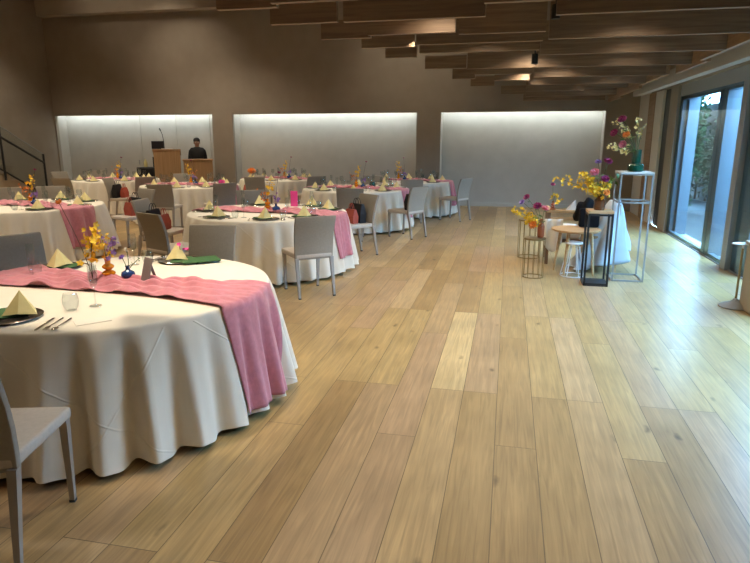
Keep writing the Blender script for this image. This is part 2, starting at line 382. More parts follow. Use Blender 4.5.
# right bank: deep long planks that all start on one line
for yy in (2.5, 3.6, 4.69, 5.77, 6.81, 7.98, 9.22, 10.45, 11.8, 13.2, 14.7):
    xm = rng.choice((2.02, 2.02, 1.25)); x0 = .27 + rng.uniform(-.03, .03)
    plank(x0, xm, yy, ZB, .33)
    if xm < 2: plank(xm + .002, 2.02, yy + .16, ZB + .05, .33)
for (y0, y1, x, z0, h) in ((4.2, 5.9, 2.10, 2.52, .30), (6.05, 7.85, 2.06, 2.52, .30), (7.95, 9.3, 2.16, 2.52, .26), (9.4, 11.2, 2.06, 2.52, .26), (11.3, 13.2, 2.08, 2.48, .22), (13.3, 14.9, 2.12, 2.46, .22)):
    tn += 1
    struct(MB().span((x, y0, z0), (x + .05, y1, z0 + h)).build('trim_%d' % tn, M_board, smooth=False))
struct(MB().span((-1.9, YF, 3.05), (XR, YB, 3.15)).build('ceiling_over_planks', M_ceil, smooth=False)) if False else None

# ------------------------------------------------------------------ tables
ZT = .73
TAB = {  # centre, radius, description used in labels
 'T1': ((-2.48, 3.33), 1.0, 'the front table'),
 'T2': ((-6.68, 7.36), .97, 'the table at the left edge'),
 'T3': ((-3.03, 7.34), 1.01, 'the centre table'),
 'T4': ((-2.84, 11.26), 1.0, 'the aisle table behind the centre one'),
 'T5': ((-2.19, 13.62), .97, 'the far table nearest the back pillar'),
 'T6': ((-9.0, 12.62), .97, 'the far left table'),
 'T7': ((-6.38, 11.38), .98, 'the table before the lectern'),
 'T8': ((-5.33, 13.72), .93, 'the far table before the middle recess'),
}
NF = 29
def cloth_r(th, u, R, ph):
    """radius of the hanging cloth at angle th, u = 0 at the rim, 1 at the hem"""
    base = R + .010 + .010 * min(u * 8, 1) + (.075 + .075 * math.sin(th) ** 2) * u
    s = math.sin(NF * th + ph + .7 * math.sin(3 * th + ph) + .4 * math.sin(7 * th))
    s = (s + .25 * math.sin(2 * NF * th + ph)) * (.75 + .25 * math.sin(5 * th + 2 * ph))
    return base + .072 * u ** .85 * s
def cloth_mesh(R, ph, nth=348):
    m = MB(); vs = []; fs = []
    prof = [(R * .5, 0), (R * .8, 0), (R - .02, 0), (R - .006, -.001), (R + .003, -.004), (R + .009, -.012)]
    vs.append((0, 0, ZT))
    for r, z in prof:
        for k in range(nth):
            g = 2 * PI * k / nth; vs.append((r * math.cos(g), r * math.sin(g), ZT + z))
    us = [.02, .06, .13, .2, .3, .42, .55, .7, .85, 1]
    for u in us:
        for k in range(nth):
            g = 2 * PI * k / nth; r = cloth_r(g, u, R, ph)
            hem = .035 + .012 * math.sin(NF * g + ph + .5)
            vs.append((r * math.cos(g), r * math.sin(g), (ZT - .012) * (1 - u) + hem * u))
    n = len(prof) + len(us)
    for k in range(nth): fs.append((0, 1 + k, 1 + (k + 1) % nth))
    for i in range(n - 1):
        for k in range(nth):
            k2 = (k + 1) % nth; fs.append((1 + i * nth + k, 1 + i * nth + k2, 1 + (i + 1) * nth + k2, 1 + (i + 1) * nth + k))
    return m.add(vs, fs)
def runner_mesh(R, ph, ang, w0, pinch, seed, off=0.0, drop=.60, neg_drop=.60, nl=150, nw=34):
    """gauze strip across the table, gathered in the middle, hanging over both edges"""
    rg = random.Random(seed); a, b, c, d = [rg.uniform(0, 6) for _ in range(4)]
    def pos(u, v):
        s = (u * 2 - 1) * (R + .62)
        e = min(abs(s) / R, 1)
        w = (w0 * (pinch + (1 - pinch) * e ** 1.6)) * (v - .5) + off * e + .03 * math.sin(s * 3 + a) * (1 - e)
        edge = math.sqrt(max(R * R - w * w, .01))
        sgn = 1 if s > 0 else -1
        if abs(s) <= edge:
            k = (1 - e) ** .5
            z = ZT + .006 + max(0, k * (.016 + .015 * math.sin(v * 26 + 3 * math.sin(s * 5 + b)) + .011 * math.sin(s * 19 + v * 9 + c) + .009 * math.sin(s * 33 - v * 17 + d) + .008 * math.sin(s * 12 + v * 31 + a))) + .0035 * math.sin(v * 60 + a) * e + .0035
            x, yv = s, w
        else:
            dn = abs(s) - edge; L = drop if sgn > 0 else neg_drop
            t = min(dn / (R + .62 - edge), 1) * L
            u2 = t / ZT
            th0 = math.atan2(w * (1 - .30 * u2) - .03 * u2 * sgn * 0, edge * sgn)
            th = th0 + ang
            r = max(cloth_r(th + q, u2, R, ph) for q in (-.02, 0, .02)) + .008 + .004 * u2 + .008 * u2 * math.sin(v * 34 + b)
            x = r * math.cos(th0); yv = r * math.sin(th0); z = ZT + .004 - t
            if dn < .02: z = ZT + .006
        return (x * math.cos(ang) - yv * math.sin(ang), x * math.sin(ang) + yv * math.cos(ang), z)
    return MB().grid(nl, nw, pos)
tabinfo = {'T1': 'large round banquet table in front, under cream cloth and wide pink runner', 'T2': 'round banquet table cut by the left edge of the photo',
 'T3': 'round banquet table in the centre with five grey chairs around it', 'T4': 'round banquet table by the aisle behind the centre table',
 'T5': 'farthest round table in front of the pillar between two recesses', 'T6': 'round banquet table in the far left corner by the stairs',
 'T7': 'round banquet table in front of the wooden lectern', 'T8': 'farthest round table in front of the middle wall recess'}
RUN = {'T1': (-.065, .60, .58, 0), 'T2': (-.20, .55, .7, 0), 'T3': (-.12, .5, .7, 0), 'T4': (-.15, .45, .7, 0), 'T5': (-.1, .45, .7, 0), 'T6': (-.1, .45, .7, 0), 'T7': (-.1, .45, .7, 0), 'T8': (-.1, .45, .7, 0)}
for i, (k, ((cx, cy), R, desc)) in enumerate(TAB.items()):
    ph = i * 1.7
    t = thing('banquet_table', tabinfo[k], 'table', (cx, cy, 0), group='round banquet tables')
    MB().lathe([(R - .02, .695), (R - .01, .70), (R - .01, .72), (R - .02, .725)], 48).build('tabletop', M_tablewood, t)
    MB().lathe([(.30, .0), (.30, .02), (.05, .06), (.05, .695)], 20).build('pedestal', M_black, t)
    c = cloth_mesh(R, ph).build('tablecloth', M_cloth, ang=180, loc=(cx, cy, 0))
    tag(c, 'cream floor length tablecloth hanging in folds on ' + desc, 'tablecloth', 'cream tablecloths')
    an, w0, pinch, off = RUN[k]
    r = runner_mesh(R, ph, an, w0, pinch, i, off, .66 if i == 0 else .52).build('table_runner', M_runner, ang=180, loc=(cx, cy, 0))
    tag(solid(r, .0015), 'dusty pink gauze runner across ' + desc, 'table runner', 'pink gauze runners')

# ------------------------------------------------------------------ chairs
def make_chair():
    t = thing('dining_chair', '', 'chair', group='grey dining chairs')
    s = MB(); bm = bmesh.new(); bmesh.ops.create_cube(bm, size=1)
    for v in bm.verts:
        w = .225 if v.co.y > 0 else .205
        v.co = Vector((w * (1 if v.co.x > 0 else -1), .235 if v.co.y > 0 else -.225, .472 if v.co.z > 0 else .418))
    bmesh.ops.bevel(bm, geom=list(bm.edges), offset=.014, segments=3, affect='EDGES', profile=.5)
    s.bm(bm).build('seat', M_seatfab, t)
    b = MB(); bm = bmesh.new(); bmesh.ops.create_cube(bm, size=1)
    for v in bm.verts:
        up = v.co.z > 0; w = .225 if up else .213; yb = -.295 if up else -.205
        v.co = Vector((w * (1 if v.co.x > 0 else -1), yb + (.018 if v.co.y > 0 else -.018), .87 if up else .405))
    bmesh.ops.subdivide_edges(bm, edges=[e for e in bm.edges if abs(e.verts[0].co.z - e.verts[1].co.z) > .3], cuts=4)
    for v in bm.verts:
        zz = (v.co.z - .405) / .465; v.co.y += .028 * math.sin(PI * zz)
    bmesh.ops.bevel(bm, geom=[e for e in bm.edges if e.calc_face_angle(0) > .8], offset=.010, segments=2, affect='EDGES', profile=.5)
    b.bm(bm).build('backrest', M_chairfab, t)
    for sx in (-1, 1):
        l = MB().taper((sx * .190, .215, .0), (sx * .200, .205, .425), (.022, .022), (.036, .036)).build('leg', M_chairleg, t, smooth=False)
        MB().taper((sx * .190, .215, .0), (sx * .190, .215, .012), (.026, .026), (.026, .026)).build('foot_cap', M_foot, l, smooth=False)
        l = MB().taper((sx * .195, -.285, .0), (sx * .195, -.215, .425), (.022, .022), (.038, .038)).build('leg', M_chairleg, t, smooth=False)
        MB().taper((sx * .195, -.285, .0), (sx * .195, -.285, .012), (.026, .026), (.026, .026)).build('foot_cap', M_foot, l, smooth=False)
    return t
CH0 = make_chair(); chair_used = [False]
def chair_at(x, y, face, label):
    """x, y = seat centre; face = direction the sitter looks, radians"""
    rz = face - PI / 2
    if not chair_used[0]:
        chair_used[0] = True; CH0.location = (x, y, 0); CH0.rotation_euler = (0, 0, rz); CH0['label'] = label; return CH0
    return dup(CH0, (x, y, 0), rz, label)
def chair_t(k, deg, label, r=1.5, turn=0):
    (cx, cy), R, _ = TAB[k]; a = rad(deg)
    chair_at(cx + r * math.cos(a), cy + r * math.sin(a), a + PI + rad(turn), label)
    return (cx + r * math.cos(a), cy + r * math.sin(a), a + PI + rad(turn))
chair_at(-2.04, 1.88, math.atan2(.96, -.27), 'grey chair in the lower left corner, its seat in front of the front table')
chair_t('T1', 96, 'grey chair across the front table, behind the green card')
chair_t('T1', 150.5, 'grey chair across the front table, at the left edge of the photo')
cA = chair_t('T2', 52, 'grey chair right of the left edge table, black bag on its seat', 1.42, 12)
chair_t('T2', 142, 'pale chair back peeking over the left edge table, at the photo edge')
chair_t('T2', 121, 'grey chair behind the left edge table, beside the stair railing')
cB = chair_t('T3', 186, 'grey chair left of the centre table, seen from its side, bags on seat', 1.46)
chair_t('T3', 244, 'grey chair left of the centre table, back turned to the camera', 1.42)
chair_t('T3', 308, 'grey chair standing in front of the centre table, back to the camera')
chair_t('T3', 121, 'grey chair facing the camera across the centre table, left of its flowers')
cM = chair_t('T3', 49, 'grey chair right of the centre table, black and red bags on its seat', 1.34, 0)
chair_t('T4', 281, 'brown shaded chair back right in front of the aisle table')
cP = chair_t('T4', 318, 'grey chair on the aisle side of the aisle table, black bag on it', 1.55, 12)
chair_t('T4', 92, 'grey chair on the far side of the aisle table')
chair_t('T5', 281, 'brown shaded chair back in front of the table nearest the back pillar', 1.45)
chair_t('T5', 318, 'rightmost grey chair, alone against the right wall recess', 1.5, 14)
chair_t('T6', 170, 'pale chair at the left end of the far left table', 1.5)
chair_t('T6', 270, 'brown shaded chair back in front of the far left table')
chair_t('T6', 140, 'pale chair behind the far left table, before the recess doors', 1.45)
cE2 = chair_t('T6', 325, 'grey chair at the right end of the far left table, red bag on seat', 1.5)
cE = chair_t('T7', 191, 'grey chair at the left end of the table before the lectern, bags on seat', 1.42)
chair_t('T7', 282, 'brown shaded chair back at the left front of the table before the lectern')
chair_t('T7', 319, 'brown shaded chair back at the right front of the table before the lectern')
chair_t('T7', 124, 'pale chair across the table before the lectern, below the desk')
cR = chair_t('T7', 52, 'pale chair on the right far side of the table before the lectern', 1.32)
chair_t('T8', 273, 'brown shaded chair back in front of the middle recess table, left one', 1.45)
chair_t('T8', 318, 'brown shaded chair back in front of the middle recess table, right one', 1.45)

# bags standing on seats
def make_bag(name, m, w, d, h, label, cat, group):
    t = thing(name, label, cat, group=group)
    vs = []
    for z, kx, ky in ((0, .96, .9), (h * .5, 1.03, 1.0), (h, .94, .35)):
        for dx, dy in ((-1, -1), (1, -1), (1, 1), (-1, 1)): vs.append((dx * w / 2 * kx, dy * d / 2 * ky, z))
    MB().add(vs, [(3, 2, 1, 0), (8, 9, 10, 11)] + [(i * 4 + k, i * 4 + (k + 1) % 4, i * 4 + 4 + (k + 1) % 4, i * 4 + 4 + k) for i in (0, 1) for k in range(4)]).build('bag_body', m, t, smooth=False)
    for sy in (-1, 1):
        MB().tube([(math.cos(a) * w * .22, sy * d * .15, h - .01 + math.sin(a) * .09) for a in [PI * i / 8 for i in range(9)]], .005, 6).build('handle', m, t)
    return t
BB = RB = None
for (c, lab, black, red) in ((cA, 'chair right of the left edge table', 1, 1), (cB, 'side-on chair left of the centre table', 1, 1), (cM, 'chair right of the centre table', 1, 1),
                             (cP, 'aisle side chair of the aisle table', 1, 0), (cE, 'chair left of the table before the lectern', 1, 1), (cE2, 'chair right of the far left table', 0, 1), (cR, 'far right chair of the table before the lectern', 0, 1)):
    x, yv, f = c; fx, fy = math.cos(f), math.sin(f); rz = f - PI / 2
    if black:
        p = (x - fx * .10 + fy * .04, yv - fy * .10 - fx * .04, .473); L = 'black bag standing on the ' + lab
        if BB is None: BB = make_bag('tote_bag', M_bag, .30, .11, .27, L, 'bag', 'black bags on chairs'); BB.location = p; BB.rotation_euler = (0, 0, rz)
        else: dup(BB, p, rz, L)
    if red:
        p = (x + fx * .03, yv + fy * .03, .473); L = 'red paper bag standing on the ' + lab
        if RB is None: RB = make_bag('gift_bag', M_redbag, .22, .09, .20, L, 'bag', 'red paper bags on chairs'); RB.location = p; RB.rotation_euler = (0, 0, rz)
        else: dup(RB, p, rz, L)

# ------------------------------------------------------------------ place settings
def make_setting_protos():
    P = {}
    t = thing('charger_plate', '', 'plate', group='charger plates')
    MB().lathe([(.0, .004), (.11, .004), (.155, .012), (.160, .014), (.160, .011), (.12, .0), (0, 0)], 40).build('plate', M_charger, t)
    MB().lathe([(.155, .0125), (.160, .0150), (.1625, .0135), (.160, .0110)], 40).build('rim', M_steel, t)
    P['charger'] = t
    t = tag(MB().box((0, 0, .003), (.15, .21, .006), bev=.001).build('menu_card', M_green, smooth=False), '', 'menu card', 'green cards on plates'); P['card'] = t
    # napkin folded to a standing pyramid
    h = .125; a = .085; vs = [(-a, -.045, 0), (a, -.045, 0), (a * .55, .07, 0), (-a * .55, .07, 0), (0, .0, h), (0, -.065, 0.012)]
    t = MB().add(vs, [(0, 5, 4), (5, 1, 4), (1, 2, 4), (2, 3, 4), (3, 0, 4), (0, 3, 2, 1, 5)]).build('napkin', M_napkin, smooth=False); tag(t, '', 'napkin', 'folded yellow napkins'); P['napkin'] = t
    t = thing('napkin', '', 'napkin', group='folded yellow napkins'); P['x'] = t; bpy.data.objects.remove(t); del P['x']
    # stemless tumbler, wine glass, flute
    t = MB().lathe([(.0, .0), (.026, .0), (.037, .02), (.043, .05), (.041, .075), (.034, .098), (.0325, .098), (.0395, .075), (.0415, .05), (.035, .022), (.025, .004), (0, .004)], 24).build('tumbler', M_clear); tag(t, '', 'glass', 'stemless tumblers'); P['tumbler'] = t
    t = thing('champagne_flute', '', 'glass', group='champagne flutes')
    MB().lathe([(.0, .095), (.008, .10), (.020, .125), (.0255, .165), (.026, .19), (.0235, .235), (.0225, .235), (.025, .19), (.0245, .165), (.019, .127), (0, .104)], 20).build('bowl', M_clear, t)
    MB().lathe([(.0, .0), (.034, .0), (.033, .003), (.008, .007), (.0042, .02), (.0038, .09), (.007, .10), (0, .10)], 20).build('stem', M_clear, t); P['flute'] = t
    t = thing('wine_glass', '', 'glass', group='wine glasses')
    MB().lathe([(.0, .085), (.012, .088), (.034, .115), (.040, .145), (.036, .185), (.032, .20), (.031, .20), (.035, .185), (.0388, .145), (.033, .117), (0, .09)], 20).build('bowl', M_clear, t)
    MB().lathe([(.0, .0), (.035, .0), (.034, .003), (.008, .007), (.0042, .02), (.0038, .08), (.007, .088), (0, .088)], 20).build('stem', M_clear, t); P['wine'] = t
    t = MB().box((0, .05, .004), (.014, .10, .006), bev=.002).add([(-.008, -.01, .003), (.008, -.01, .003), (.009, -.10, .003), (.0, -.115, .003), (-.007, -.10, .003), (-.008, -.01, .005), (.008, -.01, .005), (.009, -.10, .005), (0, -.115, .005), (-.007, -.10, .005)],
        [(4, 3, 2, 1, 0), (5, 6, 7, 8, 9), (0, 1, 6, 5), (1, 2, 7, 6), (2, 3, 8, 7), (3, 4, 9, 8), (4, 0, 5, 9)]).build('knife', M_steel); tag(t, '', 'knife', 'table knives'); P['knife'] = t
    m = MB().tube([(0, .10, .004), (0, .03, .005), (0, -.05, .008), (0, -.06, .008)], [.005, .004, .0028, .003], 8).box((0, -.068, .008), (.022, .02, .003), bev=.001)
    for q in (-.009, -.003, .003, .009): m.tube([(q, -.075, .008), (q, -.105, .006)], .0016, 6)
    t = m.build('fork', M_steel); tag(t, '', 'fork', 'table forks'); P['fork'] = t
    m = MB().tube([(0, .10, .004), (0, .03, .005), (0, -.05, .008), (0, -.065, .008)], [.005, .004, .0028, .003], 8).ball((0, -.085, .0075), .02, .85, 1.25, .28)
    t = m.build('spoon', M_steel); tag(t, '', 'spoon', 'table spoons'); P['spoon'] = t
    return P
P = make_setting_protos()
f_px = 600.; CH = 1.65; PIT = math.atan(142.5 / 600.); YAW = rad(12.35)
def screen_x(x, yv): 
    return (x * math.cos(YAW) + yv * math.sin(YAW)) / (-x * math.sin(YAW) + yv * math.cos(YAW))
ORD = ['first', 'second', 'third', 'fourth', 'fifth', 'sixth', 'seventh', 'eighth', 'ninth']
placed = {}
def put(kind, noun, k, x, yv, rz, z):
    o = dup(P[kind], (x, yv, z), rz); placed.setdefault((k, kind, noun), []).append((screen_x(x, yv), o)); return o
def setting(k, deg, full=True, kinds=None, card=True, rr=None):
    (cx, cy), R, _ = TAB[k]; a = rad(deg); ca, sa = math.cos(a), math.sin(a)
    rz = a + PI / 2                                   # local -y points outwards? local +y -> inwards
    def w(lx, ly):                                    # lx to the sitter's right, ly towards the centre
        r0 = R - (rr or .20)
        return (cx + ca * (r0 - ly) - sa * (lx), cy + sa * (r0 - ly) + ca * (lx))
    # sitter at angle a looks to the centre; his right is (-sin, cos) rotated: sign chosen so right = clockwise seen from above
    x, yv = w(0, 0); put('charger', 'dark olive charger plate', k, x, yv, rz, ZT + .001)
    zc = ZT + .0065
    if card:
        x, yv = w(-.035, .03); put('card', 'green card lying on a plate', k, x, yv, rz + .5, ZT + .0165); zc = ZT + .0235
    x, yv = w(.0, .02); put('napkin', 'yellow napkin folded upright', k, x, yv, a - PI / 2 + .35, zc)
    x, yv = w(.20, .12); put('tumbler', 'clear stemless tumbler', k, x, yv, 0, ZT + .001)
    x, yv = w(.25, .21) if full else w(.14, .22); put('flute', 'tall clear champagne flute', k, x, yv, 0, ZT + .001)
    if full:
        for q, (n, nn) in enumerate((('knife', 'steel knife'), ('spoon', 'steel spoon'), ('fork', 'steel fork'))):
            lx = (.185, .215, -.19)[q]; x, yv = w(lx, -.02); put(n, nn, k, x, yv, a - PI / 2 + PI, ZT + .001)
    else:
        x, yv = w(-.19, .14); put('wine', 'clear wine glass', k, x, yv, 0, ZT + .001)
SEATS = {'T1': (152, 88), 'T2': (52, 96, 142, 5, 320, 280, 240), 'T3': (186, 243, 290, 325, 25, 62, 121), 'T4': (10, 55, 100, 145, 190, 235, 281, 322),
         'T5': (10, 55, 100, 145, 190, 235, 281, 322), 'T6': (0, 40, 85, 130, 175, 220, 268, 320), 'T7': (10, 55, 100, 145, 190, 235, 280, 322), 'T8': (10, 55, 100, 145, 190, 235, 275, 320)}
for k, ds in SEATS.items():
    for d in ds: setting(k, d, k in ('T1', 'T3'), card=(k in ('T1', 'T2', 'T3')))

# the near setting of the front table, laid out item by item
(cx1, cy1) = TAB['T1'][0]
def t1(dx, dy): return (cx1 + dx, cy1 + dy)
NEARL = 'nearest the camera on the front table'
x, yv = t1(-.05, -.78); put('charger', 'dark olive charger plate', 'T1', x, yv, .3, ZT + .001)
x, yv = t1(-.09, -.74); put('card', 'green card lying on a plate', 'T1', x, yv, .9, ZT + .0165)
x, yv = t1(.0, -.745); put('napkin', 'yellow napkin folded upright', 'T1', x, yv, .45, ZT + .0235)
x, yv = t1(.165, -.58); put('tumbler', 'clear stemless tumbler', 'T1', x, yv, 0, ZT + .001)
x, yv = t1(.235, -.47); put('flute', 'tall clear champagne flute', 'T1', x, yv, 0, ZT + .001)
for (n, nn, dx, dy) in (('knife', 'steel knife', .215, -.835), ('spoon', 'steel spoon', .305, -.82), ('fork', 'steel fork', .26, -.825)):
    x, yv = t1(dx, dy); put(n, nn, 'T1', x, yv, rad(16), ZT + .001)
x, yv = t1(.41, -.73)
tag(MB().box((0, 0, .001), (.10, .17, .002)).build('place_card', M_whitecard, smooth=False, loc=(x, yv, ZT + .001)), 'white card lying flat beside the cutlery on the front table', 'card').rotation_euler = (0, 0, -.75)
x, yv = t1(.20, .06)
mc = MB(); mc.add([(-.05, 0, 0), (.05, 0, 0), (.05, .045, .155), (-.05, .045, .155), (-.05, .004, 0), (.05, .004, 0), (.05, .049, .155), (-.05, .049, .155)], [(0, 1, 2, 3), (5, 4, 7, 6), (3, 2, 6, 7), (0, 3, 7, 4), (1, 5, 6, 2), (0, 4, 5, 1)])
mc.add([(-.02, .085, 0), (.02, .085, 0), (.02, .044, .13), (-.02, .044, .13), (-.02, .088, 0), (.02, .088, 0), (.02, .047, .13), (-.02, .047, .13)], [(0, 1, 2, 3), (5, 4, 7, 6), (3, 2, 6, 7), (0, 3, 7, 4), (1, 5, 6, 2), (0, 4, 5, 1)])
o = tag(mc.build('table_card', M_greycard, smooth=False, loc=(x, yv, ZT + .012)), 'grey card propped upright beside the blue vase on the front table', 'card'); o.rotation_euler = (0, 0, -.5)
# cream napkin fan with a hot pink blossom on the far green card
def drop(o):
    for c in list(o.children): bpy.data.objects.remove(c)
    bpy.data.objects.remove(o)
for (k, kind, noun), lst in placed.items():
    for q in [q for q in lst if q[0] < (-.70 if k == 'T1' and kind in ('charger', 'card') else -.612)]: lst.remove(q); drop(q[1])   # beyond the left edge of the photo
    lst.sort(key=lambda t: t[0]); n = len(lst)
    for i, (_, o) in enumerate(lst):
        where = TAB[k][2]
        pos = '' if n == 1 else (ORD[i] + ' from left, ')
        o['label'] = '%s, %son %s' % (noun, pos, where)
for o in P.values():
    for c in list(o.children): bpy.data.objects.remove(c)
    bpy.data.objects.remove(o)

# ------------------------------------------------------------------ flowers and vases
def petal_ring(m, c, ax, r0, r1, n, lift, w, rg):
    ax = Vector(ax).normalized(); t = ax.orthogonal().normalized(); b = ax.cross(t)
    for k in range(n):
        g = 2 * PI * (k + rg.random() * .4) / n; d = t * math.cos(g) + b * math.sin(g); s = ax.cross(d)
        p0 = Vector(c) + d * r0; p2 = Vector(c) + d * r1 + ax * lift * r1; pm = Vector(c) + d * (r0 + r1) * .55 + ax * lift * r1 * .35
        m.add([p0 - s * w * .3, p0 + s * w * .3, pm + s * w, p2, pm - s * w], [(0, 1, 2, 4), (2, 3, 4)])
def dahlia(m, c, ax, r, rg):
    for i, (a, l, n) in enumerate(((1, .05, 12), (.85, .35, 11), (.66, .7, 9), (.45, 1.2, 7))): petal_ring(m, c, ax, r * .08, r * a, n, l, r * .22, rg)
    m.ball(Vector(c) + Vector(ax).normalized() * r * .15, r * .22, n=8, m=5)
def daisy(m, c, ax, r, rg): petal_ring(m, c, ax, r * .05, r, 5, .35, r * .38, rg)
def bez(a, b, c, n=8): return [tuple(Vector(a) * (1 - t) ** 2 + Vector(b) * 2 * t * (1 - t) + Vector(c) * t * t) for t in [i / n for i in range(n + 1)]]
def stem_flower(name, label, cat, base, mid, top, m, r, kind, seed, group=None, stem_m=None, leaves=0, sr=.0025, center=None):
    """one cut flower: stem with its bloom; base sits in the vase"""
    rg = random.Random(seed); t = thing(name, label, cat, (base[0], base[1], base[2]), group=group)
    B = Vector(base); pts = [tuple(Vector(p) - B) for p in bez(base, mid, top, 10)]
    MB().tube(pts, sr, 6).build('stem', stem_m or M_stem, t)
    dirn = Vector(pts[-1]) - Vector(pts[-2]); b = MB()
    if kind == 'dahlia': dahlia(b, pts[-1], dirn.normalized() + Vector((.1, -.7, .2)), r, rg)
    elif kind == 'poppy':
        petal_ring(b, pts[-1], dirn, .003, r, 6, .9, r * .55, rg); petal_ring(b, pts[-1], dirn, .003, r * .8, 5, 1.4, r * .5, rg)
    elif kind == 'spray':
        for i in range(5, 11):
            for q in range((center or 4) + (1 if center and center > 2 else 0)):
                p = Vector(pts[i]) + Vector((rg.gauss(0, 1), rg.gauss(0, 1), rg.gauss(0, 1))) * r * 1.1
                daisy(b, p, (rg.gauss(0, 1), rg.gauss(0, 1) - .5, rg.gauss(0, 1) + .3), r * rg.uniform(.6, 1.1), rg)
    b.build('blossoms' if kind == 'spray' else 'blossom', m, t, ang=180)
    if leaves:
        l = MB()
        for q in range(leaves):
            p = Vector(pts[rg.randint(2, 8)]); d = Vector((rg.gauss(0, 1), rg.gauss(0, 1), rg.uniform(-.1, .6))).normalized(); s = d.orthogonal().normalized(); ln = r * rg.uniform(1, 1.8)
            l.add([p, p + d * ln * .5 + s * ln * .2, p + d * ln, p + d * ln * .5 - s * ln * .2], [(0, 1, 2, 3)])
        l.build('leaves', M_leaf, t, smooth=False)
    return t
def bubble_vase(label, loc, m=None, s=1.0, name='bubble_vase', group=None):
    pr = [(0, 0), (.042, .0), (.046, .008), (.034, .018), (.022, .024)]
    z = .024
    for R in (.030, .026):
        for i in range(7):
            a = PI * i / 6; pr.append((.014 + (R - .014 + .006) * math.sin(a), z + .034 * (i / 6)))
        z += .036
    pr += [(.014, z + .002), (.016, z + .02), (.020, z + .028), (.017, z + .028), (.012, z + .01), (.0, z - .02)]
    o = MB().lathe([(r * s, zz * s) for r, zz in pr], 20).build(name, m or M_amber, loc=loc); return tag(o, label, 'vase', group)
def ball_vase(label, loc, m=None, s=1.0, group=None):
    pr = [(0, 0), (.022, 0), (.038, .012), (.046, .03), (.040, .048), (.018, .060), (.013, .068), (.013, .082), (.018, .088), (.014, .088), (.010, .075), (0, .06)]
    o = MB().lathe([(r * s, zz * s) for r, zz in pr], 20).build('bud_vase', m or M_blueglass, loc=loc); return tag(o, label, 'vase', group)
# front table
bx, by = cx1 - .055, cy1 + .06
vz = ZT + .014
bubble_vase('orange bubble glass vase on the front table runner', (bx, by, vz), s=1.2)
vx, vy = cx1 + .045, cy1 + .12
ball_vase('small round blue glass vase on the front table runner', (vx, vy, vz))
gx, gy = cx1 - .125, cy1 - .01
tag(MB().lathe([(0, 0), (.018, 0), (.024, .01), (.026, .05), (.018, .09), (.013, .12), (.016, .14), (.0145, .14), (.0115, .12), (.0165, .09), (.0245, .05), (.022, .012), (0, .006)], 20).build('bud_vase', M_clear, loc=(gx, gy, vz)),
    'clear glass bud vase left of the orange vase on the front table', 'vase')
stem_flower('orchid_spray', 'yellow orchid spray standing in the clear bud vase on the front table', 'flower', (gx, gy, vz + .02), (gx - .005, gy, vz + .16), (gx + .025, gy + .01, vz + .315), M_yel, .028, 'spray', 3, stem_m=M_dstem, center=6)
stem_flower('orchid_spray', 'orange yellow orchid spray behind the clear bud vase on the front table', 'flower', (bx, by, vz + .07), (bx - .01, by, vz + .18), (bx - .05, by + .03, vz + .29), M_yel, .022, 'spray', 5, stem_m=M_dstem, center=3)
stem_flower('poppy', 'single pale orange poppy leaning left on a long stem, front table', 'flower', (gx, gy, vz + .03), (gx - .07, gy + .04, vz + .20), (gx - .275, gy + .11, vz + .492), M_org, .024, 'poppy', 4, stem_m=M_dstem, sr=.0022)
stem_flower('iris', 'purple iris rising from the orange vase on the front table', 'flower', (bx, by, vz + .06), (bx + .01, by, vz + .16), (bx + .04, by + .01, vz + .275), M_pur, .019, 'spray', 6, center=3)
stem_flower('scabious', 'purple bloom standing in the blue vase on the front table', 'flower', (vx, vy, vz + .05), (vx - .01, vy, vz + .10), (vx - .035, vy, vz + .145), M_pur, .026, 'dahlia', 7)
stem_flower('filler_sprig', 'white filler sprig in the blue vase on the front table', 'flower', (vx, vy, vz + .05), (vx + .02, vy, vz + .12), (vx - .01, vy + .02, vz + .20), M_wht, .010, 'spray', 8, center=2)
stem_flower('filler_sprig', 'thin green sprig leaning right from the blue vase, front table', 'flower', (vx, vy, vz + .05), (vx + .03, vy, vz + .10), (vx + .085, vy + .02, vz + .14), M_leaf, .008, 'spray', 9, center=1)
# cream napkin, pink blossom, green folder across the front table
x, yv = t1(.20, .80)
o = tag(MB().box((0, 0, .004), (.20, .28, .008), bev=.002).build('menu_folder', M_green, smooth=False, loc=(x, yv, ZT + .016)), 'dark green folder overlapping the plate across the front table', 'folder'); o.rotation_euler = (0, 0, -.9)
x, yv = t1(.055, .80)
stem_flower('orchid_bloom', 'hot pink orchid bloom tucked in the napkin across the front table', 'flower', (x, yv - .02, ZT + .06), (x, yv - .03, ZT + .10), (x + .01, yv - .05, ZT + .13), M_hot, .022, 'spray', 12, center=1)

# centrepieces of the other tables: one set built, then copied
def vase_set(k, c, first):
    (cx, cy), R, desc = TAB[k]
    return
SETS = {'T2': [(0.0, .0)], 'T3': [(0, 0)], 'T4': [(0, 0)], 'T5': [(0, 0)], 'T6': [(0, 0)], 'T7': [(0, 0)], 'T8': [(0, 0)]}
ov = bubble_vase('', (0, 0, 0), s=1.2, group='orange vases on the tables'); bv = ball_vase('', (0, 0, 0), s=1.15, group='blue vases on the tables')
sp = stem_flower('blossom_spray', '', 'flower', (0, 0, .08), (.0, 0, .2), (.05, .0, .36), M_yel, .024, 'spray', 21, 'yellow sprays on the tables', M_dstem, center=4)
so = stem_flower('blossom_spray', '', 'flower', (0, 0, .08), (-.03, 0, .16), (-.10, .02, .24), M_org, .020, 'spray', 22, 'orange sprays on the tables', M_dstem, center=2)
pp = stem_flower('poppy', '', 'flower', (0, 0, .05), (.0, 0, .25), (.06, 0, .48), M_mag, .026, 'poppy', 23, 'tall dark poppies on the tables', M_dstem)
